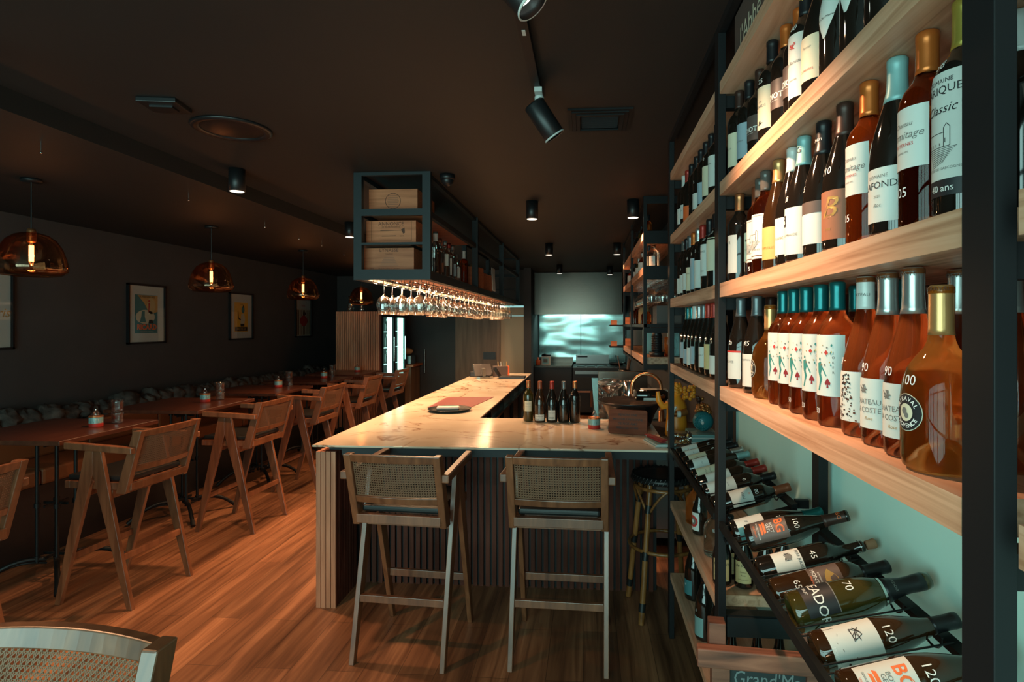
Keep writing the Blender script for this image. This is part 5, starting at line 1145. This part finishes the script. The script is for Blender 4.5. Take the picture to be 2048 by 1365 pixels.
far(Z3, [
 ('bordeaux', 3.05, ('clear', .05), W_(.02, .10), None, 'first bottle at the far end of the third shelf, far bay'),
 ('bordeaux', 2.96, ('black', .058), W_(.02, .11), ('5', .02, .14), 'second bottle from the far end of the third shelf, far bay'),
 ('bordeaux', 2.87, ('grey', .058), W_(.03, .11), None, 'grey-capped bottle with a low white label on the third shelf, far bay'),
 ('bordeaux', 2.77, ('orange', .058), W_(.02, .13, .034, 'paper_cream', ('CHATEAU', .008, .10, 'ink_brown')), ('25', .02, .17), 'orange-capped bottle with a cream label on the third shelf, far bay'),
 ('bordeaux', 2.66, ('silver', .058), W_(.02, .16, .026, 'paper_blue'), ('3', .02, .18), 'silver-capped bottle with a narrow tall label on the third shelf, far bay'),
 ('bordeaux', 2.56, ('red', .058), W_(.02, .14, .028, 'paper_white'), ('5', .02, .18), 'red-capped bottle on the third shelf, far bay'),
 ('bordeaux', 2.42, ('black', .07), W_(.06, .19, .034, 'paper_white', ('GRAVES', .010, .16, 'ink_black'), ('VIEUX', .009, .08, 'ink_grey')), ('30', .02, .21), 'black-capped bottle with a tall white label and 30 on it, far bay'),
 ('bordeaux', 2.30, ('black', .058), W_(.07, .20, .034, 'paper_cream'), ('65', .02, .22), 'black-capped bottle beside the post on the third shelf, far bay')], g)
far(Z4, [
 ('burgundy', 2.93, ('teal', .06), W_(.04, .12, .034, 'paper_blue'), None, 'first burgundy bottle at the far end of the fourth shelf, far bay'),
 ('burgundy', 2.83, ('teal', .06), W_(.02, .09, .034, 'paper_blue'), ('0', .02, .13), 'teal-capped second burgundy bottle on the fourth shelf, far bay'),
 ('burgundy', 2.73, ('white', .06), W_(.02, .10, .034, 'paper_white'), None, 'white-capped burgundy bottle on the fourth shelf, far bay'),
 ('burgundy', 2.64, ('silver', .06), W_(.03, .11, .034, 'paper_blue'), ('0', .02, .15), 'silver-capped burgundy bottle on the fourth shelf, far bay'),
 ('burgundy', 2.54, ('grey', .06), None, ('5', .02, .14), 'grey-capped burgundy bottle with no label on the fourth shelf, far bay'),
 ('burgundy', 2.44, ('red', .06), W_(.03, .115, .036, 'paper_white', ('BROUILLY', .008, .08, 'ink_grey')), ('5', .02, .14), 'red-capped bottle with a white label on the fourth shelf, far bay'),
 ('burgundy', 2.33, ('red', .06), W_(.03, .13, .034, 'paper_yellow'), ('5', .02, .15), 'red-capped bottle with a yellow label on the fourth shelf, far bay'),
 ('burgundy', 2.23, ('red', .06), W_(.02, .09, .034, 'paper_white'), ('3', .02, .14), 'red-capped bottle beside the post on the fourth shelf, far bay')], g)
g = 'bottles in the nearest bay'
B('bordeaux', (.505, .555, Z3), 'bottle with a dark label at the right edge of the photo, third shelf', 'glass_dark', ('black', .058), L(.04, .16, .036, 'paper_black', ('VIN DE', .010, .14, 'ink_white'), ('SAVOIE', .013, .12, 'ink_white'), ('GRAND CRU', .006, .06, 'ink_white')), group=g)
B('bordeaux', (.505, .585, Z4), 'bottle with a boxed white label at the right edge of the photo, fourth shelf', 'glass_dark', ('white', .058), L(.03, .17, .036, 'paper_white', ('[  ]', .02, .15, 'ink_grey'), ('[  ]', .02, .05, 'ink_grey')), group=g)

# lower shelves of the far bay
g = 'small bottles with yellowish labels on the low shelf'
ran = L(.022, .100, .030, 'paper_yellow', ('de Rance', .0150, .084, 'ink_black', .3), ('Quintus', .007, .062, 'ink_brown'), ('Rose', .008, .051, 'ink_brown'), ('BRASSERIE ARTISANALE', .0035, .035, 'ink_brown'))
for i, (x, y, lb) in enumerate(((.492, 2.150, 'small dark bottle with a yellowish label, nearest the post'), (.535, 2.215, 'small dark bottle with a yellowish label, set back'),
                                (.566, 2.135, 'small dark bottle with a yellowish label, in front and fully visible'), (.634, 2.10, 'small dark bottle with a yellowish label, partly behind the rack rail'),
                                (.700, 2.12, 'small dark bottle with a yellowish label, rightmost and mostly hidden'))):
    B('slim', (x, y, .7505), lb + ' on the low shelf', 'glass_dark', ('black', .03), ran, group=g, rz=-18)
B('jug', (.520, 2.80, .7505), 'round amber rose bottle on the low shelf, farthest one', 'wine_gold', ('gold', .035), None, group='bottles on the low shelf')
B('slim', (.510, 2.66, .7505), 'dark bottle with a purple floral disc label on the low shelf', 'glass_dark', ('black', .03), L(.02, .10, .031, 'paper_white'), group='bottles on the low shelf', art=lambda mb, k, p: (disc(mb, k, .060, .026, 'ink_red', .001, 0, p), disc(mb, k, .060, .016, 'ink_grey', .0014, 0, p), disc(mb, k, .060, .007, 'paper_white', .0018, 0, p)))
B('jug', (.530, 2.42, .7505), 'clear round bottle on the low shelf behind the post', 'spirit_clear', ('silver', .035), None, ('0', .02, .08), group='bottles on the low shelf')
g = 'dark bottles on the lowest shelf'
for i, (k, x, y, lab, lb) in enumerate((('champagne', .52, 2.86, L(.03, .10, .036, 'paper_teal', ('*', .03, .07, 'ink_white')), 'dark bottle with a teal label, farthest on the lowest shelf'),
     ('champagne', .59, 2.76, L(.03, .10, .036, 'paper_teal', ('*', .03, .07, 'ink_white')), 'dark bottle with a teal label, second on the lowest shelf'),
     ('burgundy', .50, 2.50, L(.02, .10, .036, 'cap_mint'), 'dark bottle with a pale mint label in the middle of the lowest shelf'),
     ('burgundy', .53, 2.36, L(.02, .10, .036, 'cap_mint'), 'dark bottle with a pale mint label right beside the post on the lowest shelf'))):
    B(k, (x, y, .3605), lb, 'glass_dark', ('black', .05), lab, ('0', .02, .125) if i == 2 else None, group=g)
for i, x in enumerate((.53, .62, .70)):
    B('slim', (x, 2.16, .3605), ['left', 'middle', 'right'][i] + ' of three mint-capped bottles showing above the chalkboard frame', 'glass_dark', ('mint', .03), None, group=g)

# ================================================================ slanted display racks with lying bottles
TH = math.radians(16)
def make_rack(y0, y1, label, cradles):
    t = thing('bottle_rack', label, 'rack', (0, 0, 0), 0, 'slanted black bottle racks')
    m = MB(); m.box(.444, .458, y0, y1, 1.010, 1.034, 'iron'); m.build('front_rail', t)
    m = MB(); m.prism([(.712, 1.054), (.734, 1.060), (.734, 1.074), (.712, 1.068)], 'y', y0, y1, 'iron'); m.build('rear_rail', t)
    for y in (y0 + .02, y1 - .02):
        m = MB(); m.hexa([(.459, y - .02, .970), (.732, y - .02, 1.048), (.732, y + .02, 1.048), (.459, y + .02, .970), (.459, y - .02, .980), (.732, y - .02, 1.058), (.732, y + .02, 1.058), (.459, y + .02, .980)], 'steel_black'); m.build('end_bar', t)
    for y in cradles:
        m = MB()
        for x, z in ((.52, 1.027), (.700, 1.079)):
            r = .046 if x < .6 else .034
            m.path([(x, y - r * math.cos(a), z - r * .92 * math.sin(a)) for a in [PI * i / 10 for i in range(11)]], .0025, 5, 'iron')
        m.tube((.458, y - .054, 1.026), (.714, y - .047, 1.078), .0022, n=5, mat='iron'); m.tube((.458, y + .054, 1.026), (.714, y + .047, 1.078), .0022, n=5, mat='iron')
        m.build('cradle', t)
    m = MB(); m.box(.734, .78, y0 + .02, y0 + .04, 1.05, 1.08, 'steel_black'); m.build('bracket', t)
    return t
ys1 = [1.905, 1.800, 1.625, 1.495, 1.365, 1.225, 1.090]
ys2 = [3.045, 2.945, 2.845, 2.735, 2.595, 2.485, 2.365, 2.2]
make_rack(.72, 1.985, 'slanted black rack of lying bottles in the nearer bay', [q for i, q in enumerate(ys1) if i != 1])
make_rack(2.07, 3.145, 'slanted black rack of lying bottles in the farther bay', ys2)
def lying(kind, y, lb, gl, cap, lab, price=None, art=None, grp=None, th=TH, fi=50, dz=0.0, yaw=0.0, dx=0.0, cp=None):
    zc = Vector((math.cos(th), 0, math.sin(th))); u = Vector((-math.sin(th), 0, math.cos(th)))
    l = u * math.cos(math.radians(fi)) + Vector((0, -1, 0)) * math.sin(math.radians(fi)); yv = -l; xv = yv.cross(zc)
    R_ = Matrix((xv, yv, zc)).transposed().to_4x4(); r = max(p[0] for p in PROF[kind][1])
    M_ = Matrix.Translation((.468 + dx, y, 1.016 + (r - .0378) + dz)) @ Matrix.Rotation(yaw, 4, 'Z') @ R_
    return bottle(kind, (0, 0, 0), lb, gl, cap, lab, price, group=grp, mtx=M_, art=art, capt=cp)
g = 'bottles lying on the nearer rack'
lying('burgundy', ys1[0], 'lying bottle with a teal cap and a half white, half blue label', 'glass_dark', ('teal', .062), L(.018, .105, .040, 'paper_white'), ('70', .022, .150), art=lambda mb, k, p: (patch(mb, k, [(.018, 0, .040), (.105, 0, .040)], 'paper_teal', .001, 8, p), wrap_text(mb, k, '//', .014, .05, 'ink_black', sx=-.015, off=.0014, phi=p)), grp=g)
def art_bg(bgmat, ink):
    def f(mb, k, p):
        wrap_text(mb, k, 'BG', .034, .102, ink, sx=-.004, off=.0012, bold=.02, phi=p); wrap_text(mb, k, 'BOTT', .012, .080, 'ink_grey' if bgmat == 'w' else 'ink_white', sx=-.002, off=.0012, phi=p)
        wrap_text(mb, k, 'GEYL', .012, .070, 'ink_grey' if bgmat == 'w' else 'ink_white', sx=-.002, off=.0012, phi=p)
        for z0, z1, s0, s1 in ((.056, .063, -.026, .014), (.048, .054, -.022, .016)): patch(mb, k, [(z0, s0, s1), (z1, s0 + .004, s1 - .004)], ink, .0012, 6, p)
        wrap_text(mb, k, 'GEWURZTRAMINER', .0060, .040, 'ink_grey' if bgmat == 'w' else 'ink_white', off=.0012, phi=p); wrap_text(mb, k, 'LES ELEMENTS', .0055, .031, ink, off=.0012, phi=p)
    return f
lying('tall', ys1[1], 'lying bottle with 100 written on it and orange letters on a brown label', 'glass_dark', ('brown', .072), L(.022, .125, .036, 'paper_brown'), ('100', .024, .150), art=art_bg('b', 'ink_orange'), grp=g, th=math.radians(20), dz=.024, yaw=math.radians(-14), dx=.020, cp=('BG', .016, .268, 'ink_orange'))
lying('bordeaux', ys1[2], 'lying dark bottle with 45 written on it, a white portrait label and a bare cork', 'glass_dark', None, L(.045, .120, .036, 'paper_white', ('PERE JULES', .0105, .112, 'ink_black')), ('45', .026, .150), art=both(art_sketch(5, .085, .012, 'ink_black', 30, -.010), lambda mb, k, p: disc(mb, k, .088, .009, 'ink_grey', .0012, -.010, p)), grp=g)
o = [q for q in C.objects if q.get('label', '').startswith('lying dark bottle with 45')][0]
m = MB(); m.lathe([(0, .300), (.0115, .300), (.0118, .306), (.0135, .322), (.0115, .326), (0, .326)], 'cork', 16); m.build('cork', o)
m = MB(); m.path([(.0165 * math.cos(2 * PI * i / 20), .0165 * math.sin(2 * PI * i / 20), .282) for i in range(21)], .0010, 5, 'chrome'); m.build('wire', o)
lying('bordeaux', ys1[3], 'lying brown bottle with 65 written on it and a copper leaf on the label', 'glass_brown', ('black', .070), L(.095, .170, .038, 'paper_brown', ('DOMAINE DE', .0055, .118, 'ink_white'), ('MONTINE', .0130, .107, 'ink_white', 0, .0), ('Viognier', .007, .098, 'ink_orange', .3)), ('65', .026, .060), art=lambda mb, k, p: (bend(mb, k, [(-.020, .142), (-.006, .152), (.006, .160), (.018, .156), (.022, .144), (.010, .136), (.012, .128), (-.002, .130), (-.012, .134)], [tuple(range(9))], 'ink_gold', .0013, p)), grp=g)
lying('champagne', ys1[4], 'lying olive sparkling bottle with 70 written on it, a black label and black foil', 'glass_olive', ('black', .110), L(.030, .100, .050, 'paper_black', ('BRUT', .009, .042, 'ink_white', 0, -.012), ('CREADOR', .030, .062, 'ink_white')), ('70', .030, .135), art=bands((.098, .100, .050, 'ink_grey')), grp=g, cp=('CREADOR', .009, .235, 'ink_grey'), fi=24, dz=.010)
o = [q for q in C.objects if q.get('label', '').startswith('lying olive')][0]
m = MB(); m.lathe([(rad('champagne', z) + .0012, z) for z in (.205, .208, .211)], 'chrome', 24); m.build('foil_band', o)
def art_sign(mb, k, p):
    bend(mb, k, [(-.036, .028), (.046, .028), (.046, .034), (.030, .038), (.012, .050), (-.004, .042), (-.018, .050), (-.036, .048)], [tuple(range(8))], 'paper_brown', .0011, p)
    art_sketch(44, .085, .014, 'ink_black', 16, -.012)(mb, k, p); wrap_text(mb, k, 'MOULLIN', .008, .033, 'ink_white', sx=.02, off=.0014, phi=p)
    bend(mb, k, [(-.004, .080), (-.003, .0815), (.030, .070), (.030, .069)], [(0, 1, 2, 3)], 'ink_black', .0013, p)
lying('burgundy', ys1[5], 'lying amber bottle with 120 written on it and a white label with a scrawled signature', 'glass_brown', ('black', .055), L(.028, .125, .046, 'paper_white'), ('120', .028, .145), art=art_sign, grp=g)
lying('burgundy', ys1[6], 'lying amber bottle with 120 written on it and orange letters on white, nearest the camera', 'glass_brown', ('black', .055), L(.028, .125, .042, 'paper_white'), ('120', .030, .148), art=art_bg('w', 'ink_orange'), grp=g)
g = 'bottles lying on the farther rack'
for y, kd, cap, lab, pr, lb in [
    (ys2[0], 'bordeaux', 'black', L(.03, .11, .030, 'paper_white', ('VIN', .008, .06, 'ink_red')), '10', 'first lying bottle at the far end of the farther rack, black cap'),
    (ys2[1], 'bordeaux', 'black', L(.03, .10, .030, 'paper_white', ('Merlot', .007, .07, 'ink_grey', .3)), '5', 'second lying bottle from the far end of the farther rack, black cap'),
    (ys2[2], 'bordeaux', 'silver', L(.03, .115, .032, 'paper_cream', ('Cuvee', .007, .07, 'ink_grey', .3)), '35', 'lying bottle with a silver cap, third from the far end'),
    (ys2[3], 'burgundy', 'mint', L(.03, .10, .032, 'paper_white', ('Clos', .008, .07, 'ink_grey', .3)), '0', 'lying bottle with a pale mint cap on the farther rack'),
    (ys2[4], 'bordeaux', 'red', L(.02, .12, .036, 'paper_cream', ('Chateau', .010, .08, 'ink_grey', .3), ('ROUGE', .008, .06, 'ink_brown')), None, 'lying bottle with a dark red cap on the farther rack'),
    (ys2[5], 'bordeaux', 'red', L(.04, .14, .036, 'paper_white', ('GRAND', .009, .09, 'ink_grey')), None, 'lying bottle with a bright red cap and a broad white label on the farther rack'),
    (ys2[6], 'bordeaux', 'black', L(.02, .13, .036, 'paper_white', ('o', .02, .06, 'ink_grey'), ('Syrah', .008, .10, 'ink_grey', .3)), '0', 'lying bottle with a black cap just before the last one on the farther rack'),
    (ys2[7], 'bordeaux', 'rust', L(.07, .15, .038, 'paper_white', ('Vidal', .014, .115, 'ink_black', .35), ('*', .02, .135, 'ink_orange')), '80', 'lying bottle with an orange-brown cap and a white label with an orange bird')]:
    lying(kd, y, lb, 'glass_dark', (cap, .06), lab, (pr, .022, .165) if pr else None, grp=g)

# ---------------------------------------------------------------- chalkboard sign
t = thing('chalkboard_sign', 'framed chalkboard of reclaimed wood standing below the nearer bottle rack', 'sign', (.505, 1.73, 0), math.radians(-5))
m = MB(); m.box(-.180, .190, -.025, .012, .690, .745, 'frame_reclaimed'); m.build('top_rail', t, bevel=.004)
for x in (-.138, .128): m = MB(); m.box(x, x + .052, -.012, .035, 0, .690, 'frame_reclaimed'); m.box(x - .005, x + .044, .0125, .06, .690, .805, 'frame_reclaimed'); m.build('upright', t, bevel=.003)
m = MB(); m.box(-.086, .128, -.018, .02, .12, .17, 'frame_reclaimed'); m.build('bottom_rail', t, bevel=.003)
m = MB(); m.box(-.088, .130, .004, .012, .17, .690, 'chalkboard'); m.build('board', t)
m = MB(); TM = Matrix(((1, 0, 0, .02), (0, 0, 1, .0030), (0, 1, 0, 0), (0, 0, 0, 1)))
flat_text(m, "Grand'Ma", .062, TM, 'ink_chalk', dy=.652, sx=.78, shear=.1); m.build('chalk_writing', t)
m = MB(); flat_text(m, 'et fils', .055, TM, 'ink_chalk', dy=.56, shear=.2)
m.build('chalk_writing', t)
m = MB()
for i in range(4): m.box(-.045 + i * .022, -.043 + i * .022, .0015, .003, .622, .636, 'ink_white')
m.build('chalk_marks', t)

# ---------------------------------------------------------------- ornaments behind the far bay
Z0 = .9855
t = thing('yellow_statuette', 'bright yellow-orange statuette with a raised arm behind the far bay', 'statue', (.570, 3.74, Z0))
m = MB(); m.lathe([(0, 0), (.070, 0), (.075, .02), (.068, .08), (.062, .15), (.066, .19), (.052, .225), (.030, .245), (.026, .262), (0, .27)], 'statue_yellow', 20)
m.blob((0, 0, .285), .034, .034, .040, 'statue_yellow', 10)
m.path([(-.055, 0, .20), (-.09, -.01, .19), (-.115, -.01, .23), (-.12, -.01, .285)], [.026, .022, .018, .012], 10, 'statue_yellow'); m.build('body', t)
m = MB(); rr = random.Random(2)
for i in range(44): a = rr.random() * 2 * PI; h = rr.random(); m.blob((.036 * math.cos(a) * (1 - h * .5) , .036 * math.sin(a) * (1 - h * .5), .285 + .05 * h), .012, .012, .012, 'statue_yellow', 5)
for i in range(30): m.blob((.045 + rr.random() * .07, -.02 + rr.random() * .03, .24 + rr.random() * .08), .013, .013, .013, 'statue_yellow', 5)
m.build('curls', t)
m = MB(); m.path([(.05, -.06, .165), (.0, -.085, .155), (-.04, -.08, .155)], [.022, .02, .018], 10, 'statue_gold'); m.lathe([(.0215, -.012), (.0215, .012)], 'paper_white', 14, M=Matrix.Translation((.0, -.085, .155)) @ Matrix.Rotation(PI / 2, 4, 'Y')); m.build('small_bottle', t)
m = MB(); m.path([(-.07, -.07, 0), (-.09, -.07, .06), (-.085, -.07, .12), (-.06, -.07, .18), (-.045, -.075, .205)], [.012, .014, .012, .010, .006], 8, 'statue_white'); m.blob((-.075, -.075, .14), .014, .02, .018, 'statue_white', 8)
tag(m.build('white_figurine', loc=(.590, 3.66, Z0 + .006)), 'thin white figurine reaching up beside the yellow statuette', 'statue')
for i in range(9):
    m = MB(); m.box(-.075, .085, -.11, .11, 0, .0078, 'cap_mint' if i % 3 else 'paper_white'); tag(m.build('magazine', loc=(.68, 3.50, Z0 + i * .0084), rot=(0, 0, .03 * ((i * 5) % 3 - 1))), 'pale magazine in the tall stack under the teal ornament', 'magazine', 'magazines stacked under the teal ornament')
t = thing('teal_ornament', 'round teal ceramic ornament with a curly gold crest on the magazine stack', 'ornament', (.69, 3.50, Z0 + .0763))
m = MB(); m.blob((0, 0, .062), .062, .05, .060, 'statue_teal', 14); m.build('body', t)
m = MB()
for r in (.044, .030, .016):
    for i in range(int(r * 560)): a = 2 * PI * i / int(r * 560); m.blob((-.012 + r * math.cos(a), -.048 + r * .28, .058 + r * math.sin(a)), .005, .005, .005, 'statue_teal', 4)
m.blob((-.012, -.05, .058), .009, .006, .011, 'statue_white', 6); m.build('rosette', t)
m = MB(); rr = random.Random(8)
for i in range(70): a = rr.random() * 2 * PI; h = rr.random(); m.blob(((.045 - .02 * h) * math.cos(a), (.035 - .015 * h) * math.sin(a), .115 + .045 * h), .009, .009, .009, 'statue_gold', 5)
m.build('crest', t)
m = MB(); rr = random.Random(12)
for i in range(60): m.blob(((rr.random() - .5) * .035, (rr.random() - .5) * .035, .01 + rr.random() * .24), .011, .011, .014, 'cap_brown' if i % 3 else 'statue_gold', 5)
tag(m.build('dark_figurine', loc=(.705, 3.68, Z0 + .009)), 'knobbly dark red figurine between the yellow statuette and the teal ornament', 'statue')
for i in range(2):
    m = MB(); m.box(-.085, .085, -.11, .11, 0, .008, 'paper_brown' if i else 'cap_mint'); tag(m.build('magazine', loc=(.55, 3.46, Z0 + i * .0085)), ('printed dark magazine under the faceted glass box', 'pale magazine lowest under the faceted glass box')[1 - i], 'magazine')
t = thing('glass_box', 'faceted glass box on magazines in front of the yellow statuette', 'box', (.545, 3.46, Z0 + .0175))
m = MB(); rr = random.Random(6)
m.box(-.065, .065, -.05, .05, 0, .06, 'spirit_clear'); m.build('glass', t, bevel=.004)
m = MB()
for i in range(30): m.blob(((rr.random() - .5) * .13, -.052, .006 + rr.random() * .05), .008, .003, .007, 'cap_gold' if i % 3 == 0 else 'chrome', 4)
m.build('facets', t)

# ================================================================ rear shelving over the service bench
RP = [(4.60, 4.65), (5.92, 5.97), (7.20, 7.25)]
RZ = [(2.385, 2.440), (2.105, 2.165), (1.68, 1.705), (1.385, 1.440)]
t = thing('rear_shelving', 'black steel shelving with glassware over the service bench behind the bar', 'shelving', (0, 0, 0))
for a, b in RP: m = MB(); m.box(.443, .468, a, b, 1.34, CZ, 'steel_black'); m.build('post', t)
m = MB(); m.box(.752, .777, 4.60, 4.65, 1.34, CZ, 'steel_black'); m.box(.752, .777, 7.20, 7.25, 1.34, CZ, 'steel_black'); m.build('rear_post', t)
m = MB()
for z, h in ((2.345, .10), (2.062, .107), (1.635, .040), (1.342, .040)): m.box(.468, .752, 4.605, 4.650, z, z + h, 'steel_black'); m.box(.468, .752, 7.205, 7.245, z, z + .040, 'steel_black')
for z in (2.66, 1.342): m.box(.445, .466, 4.65, 7.20, z, z + .025, 'steel_black')
m.box(.468, .752, 4.605, 4.645, 2.66, CZ, 'steel_black'); m.build('cross_rail', t)
for i, (z0, z1) in enumerate(RZ):
    m = MB(); m.box(.446, .785, 4.655 if i != 2 else 4.60, 7.195, z0, z1, 'steel_black' if i == 2 else 'shelf_pine'); m.build('shelf_board', t)
m = MB()
for i in range(10):
    y = 4.75 + i * .13
    m.path([(.50, y, 2.10), (.50, y, 2.075), (.74, y, 2.075), (.74, y, 2.10)], .0025, 5, 'chrome')
m.build('glass_hangers', t)
G = 'wine glasses hanging under the rear shelving'
rr = random.Random(17)
for i in range(12):
    for j in range(3):
        o = mkobj('wine_glass', sm1, None, (.525 + j * .088, 4.75 + i * .115, 2.072)); tag(o, 'clear stemmed glass hanging under the rear shelving behind the bar, in its %s row' % ('front', 'middle', 'wall side')[j], 'glass', G)
G = 'spirit bottles on the rear shelving'
B('jug', (.535, 4.73, 2.1655), 'broad clear bottle with a dark stopper at the near end of the rear shelving', 'spirit_clear', ('copper', .035), L(.012, .09, .025, 'paper_white', ('GIN', .010, .05, 'ink_grey')), rz=-20, group=G)
cols = ['spirit_clear', 'glass_dark', 'wine_amber', 'spirit_rust', 'glass_olive']
names = ['clear', 'dark', 'amber', 'red-brown', 'olive']
for i in range(9):
    y = 4.92 + i * .24; B(('short', 'short', 'jug')[i % 3], (.52 + .03 * (i % 2), y, 2.1655), '%s bottle, number %s along from the near end on the glass-hanging shelf behind the bar' % (names[i % 5], ['two', 'three', 'four', 'five', 'six', 'seven', 'eight', 'nine', 'ten'][i]), cols[i % 5], (('black', 'silver', 'white')[i % 3], .05), L(.03, .11, .03, 'paper_white'), rz=-50, group=G)
for i in range(7):
    y = 5.0 + i * .28; B(('short', 'slim', 'short')[i % 3], (.52, y, 2.4405), '%s bottle on the top shelf of the rear shelving, %s from the near end' % (names[(i + 2) % 5], ['first', 'second', 'third', 'fourth', 'fifth', 'sixth', 'seventh'][i]), cols[(i + 2) % 5], ('black', .05), None, rz=-50, group=G)
# jars, cups and boxes on the black shelf and the lowest shelf
G = 'jars on the black shelf behind the bar'
for i in range(8):
    y = 5.55 + i * .2; m = MB(); w = .045 + .01 * (i % 3); h = .09 + .025 * ((i * 2) % 3)
    m.lathe([(0, 0), (w, 0), (w + .003, .01), (w + .003, h), (w * .8, h + .015), (w * .8, h + .03), (0, h + .03)], ('spirit_rust', 'bread', 'wine_amber', 'cap_rust')[i % 4], 18)
    tag(m.build('jar', loc=(.56, y, 1.7055)), '%s jar, %s from the near end of the black shelf' % (('red', 'tan', 'amber', 'dull red')[i % 4], ['first', 'second', 'third', 'fourth', 'fifth', 'sixth', 'seventh', 'eighth'][i]), 'jar', G)
for i, (z, y, lb) in enumerate(((1.7055, 7.35, 'upper'), (1.4405, 7.35, 'lower'))):
    pass
t = thing('small_shelf', 'short black wall shelf with pine blocks beyond the rear shelving, upper one', 'shelf', (.40, 7.75, 1.70))
m = MB(); m.box(-.11, .40, -.15, .15, -.02, 0, 'steel_black'); m.build('board', t)
m = MB(); m.box(-.09, -.01, -.10, 0, 0, .06, 'crate_pine'); m.box(.08, .17, -.12, -.02, 0, .10, 'crate_pine'); m.build('pine_blocks', t)
dup(t, (.40, 7.75, 1.42), 0, 'short black wall shelf with pine blocks beyond the rear shelving, lower one')
m = MB(); m.box(-.10, .10, -.14, .14, 0, .15, 'paper_brown'); tag(m.build('brown_box', loc=(.655, 4.82, 1.7055), bevel=.003), 'dark brown box on the black shelf at the near end of the rear shelving', 'box')
t = thing('cup_stack', 'tall stack of black cups upside down in a round black holder', 'cups', (.565, 4.75, 1.4405))
m = MB(); m.lathe([(0, 0), (.055, 0), (.065, .04), (.062, .04), (.052, .004), (0, .004)], 'plastic_black', 24); m.build('holder', t)
m = MB()
for i in range(9): m.lathe([(.034, .006 + i * .019), (.046, .008 + i * .019), (.034, .045 + i * .019)], 'plastic_black', 20)
m.build('cups', t)
m = MB(); m.lathe([(0, 0), (.028, .0), (.030, .15), (.025, .16), (0, .16)], 'spirit_rust', 18); tag(m.build('candle_glass', loc=(.66, 4.80, 1.4405)), 'reddish glass beside the black cup stack', 'glass')
m = MB(); m.box(-.07, .07, -.10, .10, 0, .22, 'cap_mint'); tag(m.build('pale_box', loc=(.58, 5.30, 1.4405), bevel=.003), 'tall pale box standing on the lowest rear shelf', 'box')
m = MB(); m.box(-.035, .035, -.10, .10, 0, .235, 'cap_mint')
o = tag(m.build('gift_carton', loc=(.72, 4.90, 1.4405), bevel=.002), 'tall narrow pale carton with line drawings, seen between the shelving units', 'box')
m = MB(); TM = Matrix(((1, 0, 0, 0), (0, 0, 1, -.1012), (0, 1, 0, .12), (0, 0, 0, 1)))
rr = random.Random(30); pz = (0, -.10)
for i in range(22):
    q = ((rr.random() - .5) * .06, -.11 + rr.random() * .22); line(m, TM, pz, q, .0012, 'ink_grey'); pz = q
m.build('drawing', o)
rr = random.Random(40)
t = thing('cutlery_pot', 'pot of dark utensils at the far end of the service bench', 'pot', (.50, 7.9, .93))
m = MB(); m.lathe([(0, 0), (.07, 0), (.08, .16), (.076, .16), (.066, .006), (0, .006)], 'metal_matt', 20); m.build('pot', t)
for i in range(7):
    a = rr.random() * 6.28; m = MB(); m.tube((.03 * math.cos(a), .03 * math.sin(a), .01), (.09 * math.cos(a), .09 * math.sin(a), .26 + rr.random() * .1), .008, n=6, mat='plastic_black' if i % 2 else 'stool_wood'); m.build('utensil', t)
